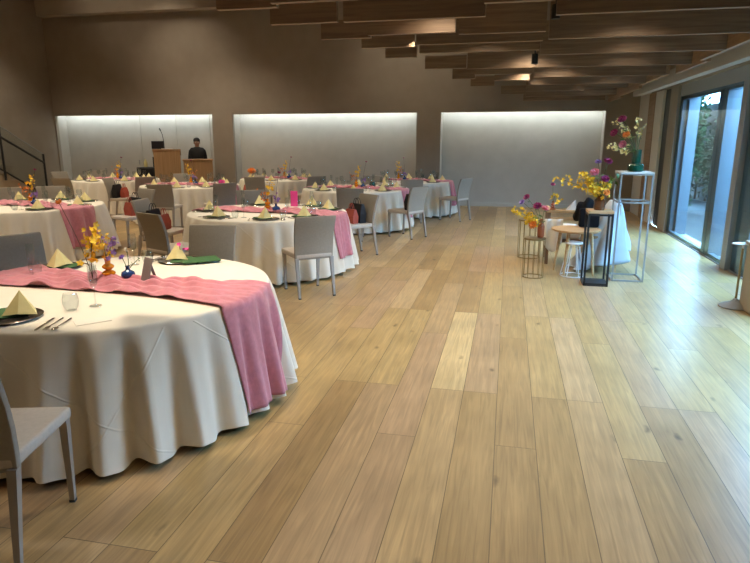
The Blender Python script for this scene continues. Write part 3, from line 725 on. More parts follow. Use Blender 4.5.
pu = stem_flower('iris', '', 'flower', (0, 0, .05), (.02, 0, .12), (.04, 0, .18), M_pur, .024, 'spray', 24, 'purple irises on the tables', center=2)
rg = random.Random(5)
for k in ('T2', 'T3', 'T4', 'T5', 'T6', 'T7', 'T8'):
    (cx, cy), R, desc = TAB[k]; rz = {'T2': .3, 'T3': .9, 'T4': 0, 'T5': 2.2, 'T6': 1.4, 'T7': 3.4, 'T8': .2}[k]
    dx = {'T2': .0, 'T3': -.02, 'T4': .0, 'T5': -.25, 'T6': .05, 'T7': .0, 'T8': .1}[k]
    a = (cx + dx, cy + .03, ZT + .014); b = (cx + dx + .16, cy - .08, ZT + .014)
    dup(ov, a, 0, 'orange bubble vase on ' + desc); dup(bv, b, 0, 'small blue vase on ' + desc)
    dup(sp, (a[0], a[1], a[2] + .08), rz, 'yellow blossom spray in the orange vase on ' + desc)
    dup(so, (a[0], a[1], a[2] + .08), rz + .3, 'orange blossom spray in the orange vase on ' + desc)
    dup(pp, (b[0], b[1], b[2] + .05), rz, 'tall dark poppy in the blue vase on ' + desc)
    dup(pu, (b[0], b[1], b[2] + .05), rz + 1, 'purple iris in the blue vase on ' + desc)
for o in (ov, bv, sp, so, pp, pu):
    for c in list(o.children): bpy.data.objects.remove(c)
    bpy.data.objects.remove(o)
# table number cards and the coloured votives seen on the nearer back tables
def votive(k, dx, dy, m, lab):
    (cx, cy), R, desc = TAB[k]
    tag(MB().lathe([(0, 0), (.05, 0), (.062, .02), (.066, .06), (.055, .10), (.05, .10), (.058, .06), (.05, .015), (0, .01)], 20).build('votive_cup', m, loc=(cx + dx, cy + dy, ZT + .012)), lab + desc, 'cup')
votive('T4', .30, .10, M_greenglass, 'dark green glass cup on ')
votive('T7', .70, .0, M_hot, 'pink cup near the edge of ')
tag(MB().box((0, 0, .105), (.10, .016, .21), bev=.003).build('table_card', M_hot, smooth=False, loc=(TAB['T3'][0][0] + .16, TAB['T3'][0][1] + .55, ZT + .012)), 'pink card standing upright on the centre table', 'card')
stem_flower('orange_bloom', 'round orange bloom at the left of the far table, middle recess', 'flower', (TAB['T8'][0][0] - .72, TAB['T8'][0][1] - .05, ZT + .01), (TAB['T8'][0][0] - .72, TAB['T8'][0][1] - .05, ZT + .08), (TAB['T8'][0][0] - .70, TAB['T8'][0][1] - .05, ZT + .17), M_org, .12, 'dahlia', 31)

# ------------------------------------------------------------------ lectern, desk, speaker gear, person
t = thing('lectern', 'tall wooden lectern with a slanted top in the left recess', 'lectern', (-8.56, 14.2, 0), rad(30))
MB().span((-.32, -.24, .0), (.32, -.20, 1.37), bev=.004).build('front_panel', M_lectern, t, smooth=False)
for sx in (-1, 1): MB().add([(sx * .32, -.20, 0), (sx * .32, .24, 0), (sx * .32, .24, 1.22), (sx * .32, -.20, 1.34), (sx * .29, -.20, 0), (sx * .29, .24, 0), (sx * .29, .24, 1.22), (sx * .29, -.20, 1.34)],
        [(0, 1, 2, 3), (7, 6, 5, 4), (0, 4, 5, 1), (1, 5, 6, 2), (2, 6, 7, 3), (3, 7, 4, 0)]).build('side_panel', M_lectern, t, smooth=False)
MB().add([(-.34, -.26, 1.37), (.34, -.26, 1.37), (.34, .27, 1.235), (-.34, .27, 1.235), (-.34, -.26, 1.402), (.34, -.26, 1.402), (.34, .27, 1.265), (-.34, .27, 1.265)],
        [(3, 2, 1, 0), (4, 5, 6, 7), (0, 1, 5, 4), (1, 2, 6, 5), (2, 3, 7, 6), (3, 0, 4, 7)]).build('top', M_lectern, t, smooth=False)
MB().span((-.30, -.10, .55), (.30, .22, .58)).build('shelf', M_lectern, t, smooth=False)
o = tag(MB().box((0, 0, .005), (.30, .20, .006)).build('paper_sheet', M_laptopwhite, smooth=False, loc=(-8.48, 14.16, 1.385)), 'white sheet lying on the slanted lectern top', 'paper'); o.rotation_euler = (-.23, 0, 0)
t = thing('monitor', 'black monitor with microphone standing at the left of the lectern top', 'monitor', (-8.78, 14.16, 1.375))
MB().box((0, 0, .125), (.34, .04, .20), bev=.008).build('case', M_black, t); MB().box((0, -.021, .125), (.31, .003, .17)).build('screen', M_screen, t, smooth=False)
MB().lathe([(0, .0), (.09, 0), (.09, .012), (.02, .02), (.02, .03), (0, .03)], 16).build('base', M_black, t)
t = thing('microphone', 'thin black gooseneck microphone rising above the lectern', 'microphone', (-8.66, 14.26, 1.36))
MB().tube([(0, 0, 0), (.0, .0, .2), (-.01, -.03, .4), (-.02, -.08, .50)], .008, 8).build('gooseneck', M_black, t); MB().tube([(-.02, -.08, .50), (-.025, -.12, .55)], .016, 8).build('capsule', M_black, t)
t = thing('wooden_desk', 'low wooden desk in front of the standing person', 'desk', (-7.92, 14.58, 0), rad(30))
MB().span((-.36, -.24, 0), (.36, -.20, 1.11), bev=.004).build('front_panel', M_lectern, t, smooth=False)
for sx in (-1, 1): MB().span((sx * .36 - sx * .03, -.20, 0), (sx * .36, .24, 1.11)).build('side_panel', M_lectern, t, smooth=False)
MB().span((-.38, -.26, 1.11), (.38, .26, 1.14), bev=.004).build('top', M_lectern, t, smooth=False)
t = thing('speaker', 'black floor speaker left of the lectern', 'speaker', (-9.28, 14.45, 0))
MB().box((0, 0, .47), (.50, .34, .92), bev=.012).build('cabinet', M_black, t); MB().box((0, -.172, .47), (.44, .006, .84)).build('grille', M_screen, t, smooth=False)
for sx in (-1, 1): MB().box((sx * .2, 0, .006), (.06, .28, .012)).build('foot', M_foot, t, smooth=False)
tag(MB().lathe([(0, 0), (.04, 0), (.045, .02), (.045, .12), (.02, .17), (.02, .2), (0, .2)], 16).build('bottle', M_pale, loc=(-9.34, 14.42, .932)), 'pale yellow bottle on top of the black speaker', 'bottle')
t = thing('audio_case', 'black case beside the left lectern side, taller than the speaker', 'case', (-9.02, 14.62, 0))
MB().box((0, 0, .60), (.28, .30, 1.19), bev=.01).build('body', M_black, t); MB().tube([(-.08, 0, 1.19), (-.08, 0, 1.23), (.08, 0, 1.23), (.08, 0, 1.19)], .01, 8).build('handle', M_foot, t)

def person():
    root = thing('person', 'person in black standing behind the low wooden desk', 'person', (-8.12, 14.96, 0), rad(30))
    # joints: co, radius ; edges
    V = [((0, 0, .93), .125), ((0, .0, 1.08), .118), ((0, 0, 1.24), .128), ((0, .005, 1.36), .10), ((0, .0, 1.43), .050), ((0, -.012, 1.49), .058), ((0, -.016, 1.555), .078), ((0, -.008, 1.605), .070)]
    E = [(i, i + 1) for i in range(7)]
    for s in (-1, 1):
        b = len(V); V += [((s * .135, .0, 1.345), .048), ((s * .180, .01, 1.20), .042), ((s * .20, .01, 1.06), .038), ((s * .19, -.09, .92), .033), ((s * .17, -.17, .84), .026), ((s * .165, -.20, .80), .026)]
        E += [(3, b)] + [(b + i, b + i + 1) for i in range(5)]
        for q in range(4):
            c = len(V); ox = s * (.165 - .010 + (q - 1.5) * .018); V += [((ox, -.225, .765), .0085), ((ox, -.235, .74 - .004 * (q % 2)), .0075), ((ox, -.228, .715), .006)]
            E += [(b + 5, c), (c, c + 1), (c + 1, c + 2)]
        c = len(V); V += [((s * .135, -.20, .785), .010), ((s * .125, -.215, .76), .0085)]; E += [(b + 4, c), (c, c + 1)]
        b = len(V); V += [((s * .085, .0, .88), .095), ((s * .09, -.005, .50), .060), ((s * .09, .015, .28), .052), ((s * .09, .02, .09), .038), ((s * .095, -.09, .035), .032), ((s * .098, -.13, .028), .026)]
        E += [(0, b)] + [(b + i, b + i + 1) for i in range(5)]
    me = bpy.data.meshes.new('body'); me.from_pydata([v for v, _ in V], E, [])
    sb = bmesh.new(); sb.from_mesh(me); sb.verts.layers.skin.verify(); sb.to_mesh(me); sb.free()
    for i, (_, r) in enumerate(V): me.skin_vertices[0].data[i].radius = (r, r); 
    me.skin_vertices[0].data[0].use_root = True
    me.materials.append(M_skin)
    o = bpy.data.objects.new('body', me); COL.objects.link(o); o.parent = root
    k = o.modifiers.new('skin', 'SKIN'); k.use_smooth_shade = True; subd(o, 2)
    MB().ball((0, .022, 1.612), .090, .98, 1.0, .85, 16, 10).ball((0, .05, 1.56), .075, 1.02, .8, 1.0, 14, 8).build('hair', M_hair, root)
    MB().ball((0, -.098, 1.535), .014, .8, 1.0, 1.5).build('nose', M_skin, root)
    for s in (-1, 1):
        MB().ball((s * .030, -.082, 1.562), .010).build('eye', M_wht, root); MB().ball((s * .080, -.005, 1.545), .022, .4, .8, 1.2).build('ear', M_skin, root)
    MB().ball((0, -.085, 1.495), .016, 1.3, .5, .4).build('mouth', M_mag, root)
    # jacket follows torso and arms
    j = MB()
    ring = [(.15, .112, .80), (.148, .11, .95), (.138, .105, 1.08), (.152, .118, 1.20), (.168, .115, 1.30), (.155, .10, 1.38), (.09, .075, 1.425), (.058, .058, 1.445)]
    vs = []; fs = []; n = 24
    for a, b, z in ring:
        for q in range(n): g = 2 * PI * q / n; vs.append((a * 1.15 * math.cos(g), b * 1.22 * math.sin(g), z))
    for i in range(len(ring) - 1):
        for q in range(n): q2 = (q + 1) % n; fs.append((i * n + q, i * n + q2, (i + 1) * n + q2, (i + 1) * n + q))
    j.add(vs, fs)
    for s in (-1, 1): j.tube([(s * .06, .0, 1.385), (s * .115, .0, 1.365), (s * .150, .0, 1.325), (s * .182, .01, 1.20), (s * .202, .01, 1.06), (s * .193, -.085, .93), (s * .175, -.16, .855)], [.055, .072, .074, .062, .055, .048, .042], 16)
    j.build('jacket', M_suit, root)
    tr = MB()
    for s in (-1, 1): tr.tube([(s * .075, 0, .90), (s * .088, 0, .80), (s * .09, -.005, .50), (s * .09, .015, .28), (s * .09, .02, .06)], [.10, .108, .078, .068, .060], 16)
    tr.build('trousers', M_suit, root)
    for s in (-1, 1): MB().ball((s * .095, -.05, .035), .05, .9, 2.2, .7).build('shoe', M_black, root)
person()

# ------------------------------------------------------------------ stairs with glass railing
st = MB()
for i in range(9):
    yy = 13.45 - i * .27; st.span((XL + .01, yy - .27, 0), (-11.66, yy, .17 * (i + 1)))
struct(st.build('stairs', M_stair, smooth=False))
t = thing('stair_railing', 'dark framed glass railing along the stairs at the left wall', 'railing', (-11.6, 13.45, 0))
def rl(y0, z0, y1, z1, r=.02): return MB().tube([(0, y0, z0), (0, y1, z1)], r, 8)
sl = (1.69 - 1.08) / -1.28; yb = -3.4
rl(0, 1.28, yb, 1.28 + .545 * 3.4 * .98, .012).build('glass_cap', M_greyalu, t)
rl(0, 1.06, yb, 1.06 + .50 * 3.4, .028).build('handrail', M_black, t)
rl(0, .02, 0, 1.28, .026).build('post', M_black, t); rl(-1.28, .70, -1.28, 1.93, .026).build('post', M_black, t); rl(-2.56, 1.4, -2.56, 2.6, .026).build('post', M_black, t)
rl(0, .20, yb, .20 + .55 * 3.4, .022).build('bottom_rail', M_black, t)
MB().add([(-.006, 0, .22), (-.006, yb, .22 + .55 * 3.4), (-.006, yb, 1.28 + .534 * 3.4), (-.006, 0, 1.28), (.006, 0, .22), (.006, yb, .22 + .55 * 3.4), (.006, yb, 1.28 + .534 * 3.4), (.006, 0, 1.28)],
         [(0, 1, 2, 3), (7, 6, 5, 4), (0, 4, 5, 1), (1, 5, 6, 2), (2, 6, 7, 3), (3, 7, 4, 0)]).build('glass_panel', M_rail, t, smooth=False)

# ------------------------------------------------------------------ display group at the window
def frame_stand(name, label, cat, x0, y0, x1, y1, z, b, m, rings):
    t = thing(name, label, cat, ((x0 + x1) / 2, (y0 + y1) / 2, 0)); hx, hy = (x1 - x0) / 2, (y1 - y0) / 2
    for sx in (-1, 1):
        for sy in (-1, 1): MB().span((sx * hx - b / 2, sy * hy - b / 2, 0), (sx * hx + b / 2, sy * hy + b / 2, z)).build('leg', m, t, smooth=False)
    for rzv in rings:
        r = MB()
        for s in (-1, 1): r.span((-hx, s * hy - b / 2, rzv), (hx, s * hy + b / 2, rzv + b)).span((s * hx - b / 2, -hy, rzv), (s * hx + b / 2, hy, rzv + b))
        r.build('rail', m, t, smooth=False)
    return t, hx, hy
t, hx, hy = frame_stand('flower_stand', 'tall white metal frame stand under the green vase', 'stand', 1.27, 7.42, 1.61, 7.80, 1.265, .018, M_stand, (.001, .925, 1.247))
MB().span((-hx - .01, -hy - .01, 1.265), (hx + .01, hy + .01, 1.280), bev=.002).build('top_plate', M_white, t, smooth=False)
t, hx, hy = frame_stand('plant_stand', 'black metal frame stand with a wooden top under the amber vase', 'stand', .915, 7.10, 1.165, 7.36, .835, .022, M_black, (.808,))
MB().span((-hx - .012, -hy - .012, .835), (hx + .012, hy + .012, .865), bev=.003).build('top', M_tablewood, t, smooth=False)
MB().span((-hx - .011, -hy - .011, .0), (hx + .011, hy + .011, .035)).build('base_plate', M_black, t, smooth=False)
# brass wire stands
def wire_stand(label, x, yv, r, h):
    t = thing('wire_stand', label, 'stand', (x, yv, 0), group='brass wire stands')
    for z in (.006, h - .02): MB().tube([(r * math.cos(a), r * math.sin(a), z) for a in [2 * PI * i / 28 for i in range(29)]], .006, 6, cap=False).build('ring', M_brass, t)
    for i in range(12):
        a = 2 * PI * i / 12; MB().tube([(r * math.cos(a), r * math.sin(a), .004), (r * math.cos(a), r * math.sin(a), h - .018)], .0038, 6).build('rod', M_brass, t)
    MB().lathe([(0, 0), (r + .006, 0), (r + .006, .012), (0, .012)], 28, (0, 0, h - .016)).build('top', M_brass, t)
    return t
wire_stand('front brass wire stand holding the slim brown vase', .355, 7.46, .125, .49)
wire_stand('rear brass wire stand behind the brown vase one', .34, 8.75, .155, .55)
tag(MB().lathe([(0, 0), (.036, 0), (.042, .02), (.042, .13), (.024, .18), (.020, .21), (.024, .22), (.018, .22), (.015, .2), (0, .17)], 20).build('flower_vase', M_redvase, loc=(.42, 7.48, .49)), 'slim brown vase on the front brass wire stand', 'vase')
def cluster(prefix, base, specs, seed):
    for i, (kind, m, nm, dx, dy, dz, r, c) in enumerate(specs):
        B = Vector(base); T = B + Vector((dx, dy, dz)); mid = B + Vector((dx * .25, dy * .25, dz * .62))
        stem_flower(nm[0], nm[1] + prefix, 'flower', tuple(B), tuple(mid), tuple(T), m, r, kind, seed + i, stem_m=M_stem, leaves=3, sr=.003, center=c)
Y_ = ('blossom_spray', 'yellow blossom spray '); D_ = 'dahlia'
cluster('in the slim brown vase', (.42, 7.48, .60), [
    ('spray', M_yel, ('blossom_spray', 'long yellow blossom spray arching left '), -.31, -.02, .20, .025, 7),
    ('spray', M_yel, ('blossom_spray', 'yellow blossom spray drooping low '), -.17, -.04, .12, .024, 7),
    ('dahlia', M_mag, (D_, 'upper magenta dahlia '), -.19, .0, .37, .050, 0),
    ('dahlia', M_mag, (D_, 'magenta dahlia in the middle '), -.06, -.03, .27, .062, 0),
    ('dahlia', M_pur, (D_, 'small violet dahlia at the left '), -.24, .0, .31, .042, 0),
    ('dahlia', M_pink, (D_, 'pink dahlia at the right '), .03, .0, .24, .055, 0),
    ('dahlia', M_org, (D_, 'orange dahlia at the bottom '), -.10, -.06, .05, .06, 0)], 40)
# amber vase pair on the black stand
tag(MB().lathe([(0, 0), (.055, 0), (.062, .015), (.062, .11), (.045, .13), (.030, .15), (.034, .17), (.028, .17), (.024, .15), (0, .12)], 24).build('flower_vase', M_brownglass, loc=(1.03, 7.22, .865)), 'brown glass vase full of flowers on the black stand', 'vase')
cluster('in the brown glass vase', (1.03, 7.22, .97), [
    ('spray', M_yel, ('blossom_spray', 'long yellow blossom branch reaching left '), -.46, -.02, .24, .024, 6),
    ('spray', M_yel, ('blossom_spray', 'dense yellow blossom spray left of centre '), -.20, -.05, .27, .030, 10),
    ('spray', M_yel, ('blossom_spray', 'yellow blossom spray low in front '), -.13, -.10, .16, .028, 9),
    ('spray', M_yel, ('blossom_spray', 'golden blossom spray at the right '), .06, -.05, .20, .027, 8),
    ('dahlia', M_mag, (D_, 'topmost magenta dahlia '), .05, .0, .44, .060, 0),
    ('dahlia', M_pur, (D_, 'violet dahlia beside the topmost one '), -.05, .02, .43, .045, 0),
    ('dahlia', M_pink, (D_, 'pink dahlia above the yellow spray '), -.09, -.06, .32, .062, 0),
    ('dahlia', M_mag, (D_, 'magenta dahlia above the vase neck '), .025, -.09, .25, .055, 0),
    ('dahlia', M_org, (D_, 'orange dahlia just over the rim '), .05, -.10, .10, .045, 0),
    ('spray', M_leaf, ('foliage_sprig', 'dark leafy sprig leaning right '), .18, .02, .26, .035, 2)], 60)
# green vase on the tall stand
t = tag(MB().lathe([(0, 0), (.075, 0), (.088, .012), (.088, .075), (.070, .092), (.052, .10), (.052, .24), (.058, .25), (.048, .25), (.044, .11), (0, .09)], 28).build('flower_vase', M_greenglass, loc=(1.44, 7.58, 1.28)), 'dark green glass vase on the tall white stand', 'vase')
cluster('in the green vase', (1.44, 7.58, 1.45), [
    ('dahlia', M_mag, (D_, 'top magenta dahlia '), -.20, -.04, .42, .062, 0),
    ('dahlia', M_mag, (D_, 'left magenta dahlia '), -.27, -.02, .27, .058, 0),
    ('dahlia', M_org, (D_, 'orange dahlia between the magenta ones '), -.14, -.05, .25, .050, 0),
    ('dahlia', M_pink, (D_, 'low pink dahlia '), -.17, -.05, .14, .055, 0),
    ('spray', M_pale, ('blossom_spray', 'pale yellow spray around the magenta dahlias '), -.25, .02, .40, .020, 6),
    ('spray', M_pale, ('blossom_spray', 'pale yellow spray drooping left '), -.29, .0, .12, .024, 7),
    ('spray', M_pale, ('blossom_spray', 'pale blossom spray rising straight '), -.02, .0, .42, .017, 5),
    ('spray', M_pale, ('blossom_spray', 'thin pale spray leaning right '), .06, .02, .36, .014, 2)], 90)
# round wooden side table
t = thing('side_table', 'round wooden side table with splayed legs behind the black stand', 'table', (.86, 7.78, 0))
MB().lathe([(0, .535), (.27, .535), (.295, .55), (.295, .565), (0, .565)], 40).build('tabletop', M_tablewood, t)
for i in range(4):
    a = PI / 4 + PI / 2 * i + .25; MB().tube([(.20 * math.cos(a), .20 * math.sin(a), .535), (.26 * math.cos(a), .26 * math.sin(a), 0)], [.022, .013], 10).build('leg', M_tablewood, t)
# white wire stool
t = thing('wire_stool', 'white wire legged stool under the round wooden table', 'stool', (.83, 7.62, 0))
for i in range(6):
    a = 2 * PI * i / 6; MB().tube([(.055 * math.cos(a), .055 * math.sin(a), .40), (.14 * math.cos(a), .14 * math.sin(a), .008)], .006, 6).build('leg', M_wire, t)
MB().tube([(.14 * math.cos(a), .14 * math.sin(a), .008) for a in [2 * PI * i / 24 for i in range(25)]], .006, 6, cap=False).build('foot_ring', M_wire, t)
MB().lathe([(0, .40), (.10, .40), (.11, .41), (.10, .425), (0, .425)], 24).build('seat', M_wire, t)
# wooden shelf chair with white cushion at the back
t = thing('wooden_armchair', 'low wooden armchair with a white cushion behind the wire stands', 'armchair', (.80, 8.55, 0))
for sx in (-1, 1):
    MB().span((sx * .24 - .02, -.27, 0), (sx * .24 + .02, -.23, .70)).build('leg', M_dwood, t, smooth=False); MB().span((sx * .24 - .02, .23, 0), (sx * .24 + .02, .27, .70)).build('leg', M_dwood, t, smooth=False)
    MB().span((sx * .24 - .03, -.29, .70), (sx * .24 + .03, .29, .735), bev=.005).build('armrest', M_tablewood, t, smooth=False)
MB().span((-.26, -.28, .70), (.26, -.22, .738), bev=.005).span((-.24, -.26, .60), (.24, -.235, .64)).build('backrest', M_tablewood, t, smooth=False)
MB().span((-.22, -.25, .30), (.22, .25, .34)).build('seat_frame', M_dwood, t, smooth=False)
MB().box((-.02, .0, .42), (.42, .48, .16), bev=.05).build('cushion', M_cushion, t)
o = tag(solid(MB().grid(14, 10, lambda u, v: (.50 + .24 * u, 8.245 - .02 * math.sin(u * 12) - .03 * (1 - v), .30 + v * .32 - .12 * math.sin(u * 3.2) * (1 - v))).build('throw_cloth', M_cushion), .004), 'white cloth hanging over the front of the wooden armchair', 'cloth')
tag(bubble_vase('x', (.60, 8.30, .738), M_redvase, .9, 'flower_vase'), 'small red brown vase on the wooden armchair rail', 'vase')
stem_flower('blossom_spray', 'yellow blossom spray in the small red brown vase', 'flower', (.60, 8.30, .80), (.60, 8.3, .86), (.62, 8.28, .93), M_yel, .035, 'spray', 120, center=2)
stem_flower('dahlia', 'tiny magenta dahlia standing over the wooden armchair', 'flower', (.60, 8.30, .80), (.59, 8.3, .95), (.58, 8.28, 1.07), M_mag, .035, 'dahlia', 121)
x = MB().add([(-.06, 0, 0), (.07, 0, 0), (.05, .0, .13), (-.06, .05, 0), (.07, .05, 0), (.05, .03, .13)], [(0, 1, 2), (5, 4, 3), (0, 3, 4, 1), (1, 4, 5, 2), (2, 5, 3, 0)])
tag(x.build('napkin', M_cushion, smooth=False, loc=(.83, 8.30, .738)), 'white napkin standing on the wooden armchair rail', 'napkin')
# chair under the pale blue cloth, black jacket over another back
t = thing('draped_chair', 'wooden chair hidden under the pale blue cloth', 'chair', (1.20, 8.12, 0))
MB().box((0, 0, .44), (.40, .40, .04), bev=.01).build('seat', M_tablewood, t)
for sx in (-1, 1):
    for sy in (-1, 1): MB().taper((sx * .18, sy * .18, 0), (sx * .17, sy * .17, .43), (.03, .03), (.04, .04)).build('leg', M_tablewood, t, smooth=False)
for sx in (-1, 1): MB().span((.16, sx * .17 - .015, .44), (.19, sx * .17 + .015, .86)).build('back_post', M_tablewood, t, smooth=False)
MB().span((.165, -.18, .70), (.185, .18, .86), bev=.005).build('backrest', M_tablewood, t, smooth=False)
def drape(u, v):
    th = u * 2 * PI; f = math.sin(th * 7 + .8 * math.sin(th * 2)) ; k = v
    rx = .06 + .25 * k ** .8 + .085 * k * f + .02 * math.sin(9 * v + th * 2) * k; ry = .19 + .10 * k ** .8 + .05 * k * f
    z = .90 - .82 * k + (.05 * math.sin(th * 3 + 1) + .12 * math.cos(th)) * k - .03 * (1 - k) * abs(math.sin(th))
    return (1.34 - .14 * k + rx * math.cos(th), 8.10 + ry * math.sin(th) * 1.0, max(z, .02))
o = MB().grid(120, 18, drape)
o.add([drape(i / 40, 0) for i in range(40)] + [(1.34, 8.10, .905)], [(i, (i + 1) % 40, 40) for i in range(40)])
tag(solid(o.build('draped_cloth', M_bluecloth, ang=180), .004), 'pale blue white cloth draped to the floor beside the tall stand', 'cloth')
# black jacket flung over the armchair's far arm
def jk(u, v):
    th = u * 2 * PI; e = math.sin(PI * min(max(v, .01), .99)) ** .45
    c = Vector((.84 + .25 * v, 8.02, .66 + .20 * v)); w = .075 * e * (1 + .22 * math.sin(3 * th + v * 9)); h = (.10 + .03 * v) * e * (1 + .18 * math.sin(2 * th + v * 13))
    return (c.x - .5 * h * math.sin(th) * .8, c.y + w * math.cos(th), c.z + h * math.sin(th))
tag(MB().grid(40, 22, jk).build('jacket', M_jacket, ang=180), 'black jacket bundled on the round wooden table', 'jacket')
tag(MB().box((0, 0, .12), (.24, .10, .23), bev=.02).build('handbag', M_jacket, loc=(1.02, 7.93, .566)), 'black bag on the round wooden table behind the black stand', 'bag')

# stanchion and beige pedestal at the right edge
t = thing('sign_stand', 'slim pale metal sign stand with round base near the window', 'sign stand', (2.30, 6.48, 0))
MB().lathe([(0, 0), (.145, 0), (.148, .010), (.130, .026), (.05, .055), (.028, .075), (.020, .09), (0, .09)], 36).build('base', M_stand, t)
MB().tube([(0, 0, .08), (0, 0, .60)], .011, 12).build('pole', M_brass, t)
MB().tube([(.12 * math.cos(a) + .02, .05 * math.sin(a), .645 + .0 * a) for a in [2 * PI * i / 28 for i in range(29)]], .007, 8, cap=False).tube([(-.10, 0, .645), (.14, 0, .645)], .006, 8).tube([(0, 0, .60), (0, 0, .645)], .009, 8).build('holder', M_wire, t)
t = thing('pedestal', 'beige block pedestal cut by the right edge of the photo', 'pedestal', (2.58, 6.30, 0))
MB().box((0, 0, .33), (.50, .34, .64), bev=.006).build('body', M_stair, t, smooth=False); MB().box((0, 0, .665), (.53, .37, .03), bev=.005).build('top', M_stair, t, smooth=False); MB().box((0, 0, .008), (.46, .30, .016)).build('plinth', M_foot, t, smooth=False)

# ------------------------------------------------------------------ garden beyond the glass
struct(MB().span((XR + .3, -8, -.16), (14, 30, -.06)).build('ground_outside', M_concrete, smooth=False))
t = thing('garden_fence', 'tall dark board fence along the garden outside the glass', 'fence', (5.4, 8, -.06))
MB().span((-.03, -13, 0), (.03, 16, 2.65)).build('fence_panel', M_fence, t, smooth=False)  # unseen near stretch of the fence added to block low skylight
for i in range(12): MB().span((-.08, -12.8 + i * 2.4, 0), (-.03, -12.7 + i * 2.4, 2.72)).build('post', M_fence, t, smooth=False)
struct(MB().span((XR + .3, 24.0, -.06), (5.37, 24.2, 3.2)).build('wall_sky_block', M_fence, smooth=False))  # end wall added to shut out the bright low sky
def leaf_cloud(n, c, s, ls, seed, top=None):
    rg = random.Random(seed); m = MB()
    for q in range(26):                                             # dense inner growth
        g = rg.uniform(0, 2 * PI); zz = rg.uniform(-.85, .85); k = math.sqrt(1 - zz * zz) * rg.uniform(.1, .62); rr = min(s) * rg.uniform(.35, .5)
        m.ball((c[0] + s[0] * k * math.cos(g), c[1] + s[1] * k * math.sin(g), c[2] + s[2] * zz * .8), rr, 1, 1, rg.uniform(1, 1.5), 8, 6)
    for i in range(n):
        while True:
            q = Vector((rg.uniform(-1, 1), rg.uniform(-1, 1), rg.uniform(-1, 1)))
            if .35 < q.length < 1: break
        p = Vector((c[0] + q.x * s[0], c[1] + q.y * s[1], c[2] + q.z * s[2])) + Vector((rg.gauss(0, .1), rg.gauss(0, .1), rg.gauss(0, .1)))
        d = Vector((rg.gauss(0, 1), rg.gauss(0, 1), rg.gauss(0, .6) - .2)).normalized(); w = d.orthogonal().normalized(); w = (w * math.cos(i) + d.cross(w) * math.sin(i)); l = ls * rg.uniform(.6, 1.3)
        m.add([p, p + d * l * .5 + w * l * .28, p + d * l, p + d * l * .5 - w * l * .28], [(0, 1, 2, 3)])
    return m
trees = [('broad leafy tree rising over the fence, left in the window', 8.0, 18.6, 3.2, 1.5, 2.0, M_ivy), ('leafy tree over the fence in the middle of the window', 7.8, 14.8, 3.1, 1.4, 1.5, M_ivy),
         ]
for i, (lab, x, yv, z, sx, sz, m) in enumerate(trees):
    t = thing('garden_tree', lab, 'tree', (x, yv, -.06), group='trees beyond the garden fence')
    MB().tube([(0, 0, 0), (.05, .03, z * .5), (0, .05, z)], [.12, .09, .05], 10).build('trunk', M_bark, t)
    leaf_cloud(3400, (0, 0, z), (sx, sx, sz), .17, 200 + i).build('foliage', m, t, smooth=False)
for i, (lab, x, yv, z, sx, sy, sz, m) in enumerate((('brown green climber covering the fence, seen through the second pane', 5.15, 15.9, 1.05, .20, 2.2, 1.1, M_ivy2), ('dark tall shrub filling the first pane, far end of the garden', 4.55, 18.6, 1.8, .75, .9, 2.0, M_ivy),
        ('low shrub before the fence at the right photo edge', 5.0, 11.6, .4, .3, .8, .45, M_ivy), ('tall dark shrub at the left edge of the window view', 3.8, 15.4, 1.7, .40, .9, 1.9, M_ivy), ('bushy dark shrub behind the first pane, closest to the fence', 4.9, 20.9, 1.8, .6, .9, 2.0, M_ivy2))):
    t = thing('garden_shrub', lab, 'shrub', (x, yv, -.06), group='shrubs along the garden fence')
    MB().tube([(0, 0, 0), (0, .02, z)], [.04, .02], 8).build('trunk', M_bark, t)
    leaf_cloud(3400, (0, 0, z), (sx, sy, sz), .12, 300 + i).build('foliage', m, t, smooth=False)

# ------------------------------------------------------------------ lights
def spot(x, yv, z, watts, size, blend=.6, col=(1.0, .85, .64), r=.05, aim=None):
    l = bpy.data.lights.new('spot', 'SPOT'); l.energy = watts * .78; l.spot_size = rad(size); l.spot_blend = blend; l.color = col; l.shadow_soft_size = r
    o = bpy.data.objects.new('spot_lamp', l); COL.objects.link(o); o.location = (x, yv, z)
    if aim: o.rotation_euler = (Vector(aim) - Vector((x, yv, z))).to_track_quat('-Z', 'Y').to_euler()
    return o
can = None
def spotlight(x, yv, z, watts, size, label, top=ZC, aim=None, **k):
    global can
    spot(x, yv, z - .02, watts, size, aim=aim, **k)
for k, w in (('T1', 800), ('T2', 480), ('T3', 580), ('T4', 420), ('T5', 330), ('T6', 380), ('T7', 420), ('T8', 330)):
    (cx, cy), R, desc = TAB[k]
    spotlight(cx + .1, cy + (.0 if k != 'T8' else -.3), 4.6, w * .95, 36, 'black ceiling spotlight over ' + desc, blend=.7, r=.06)
for (x, yv, w, g) in ((-.9, 3.2, 70, 130), (.9, 3.2, 90, 130), (-.6, 4.95, 70, 150), (.95, 5.35, 90, 150), (-.3, 6.5, 80, 150), (1.15, 6.45, 80, 150), (.2, 7.65, 80, 150), (1.3, 7.62, 70, 150), (.6, 8.85, 80, 150), (1.5, 10.05, 70, 150),
                      (.2, 10.1, 80, 150), (1.3, 11.4, 60, 150), (1.5, 12.75, 50, 150), (.6, 14.15, 40, 150), (1.0, 1.0, 90, 130)):
    spotlight(x, yv, 2.74, w * (.55 if x < .8 else .36 if x < 1.05 else .2), g, 'black spotlight hung between the ceiling planks', blend=.8)
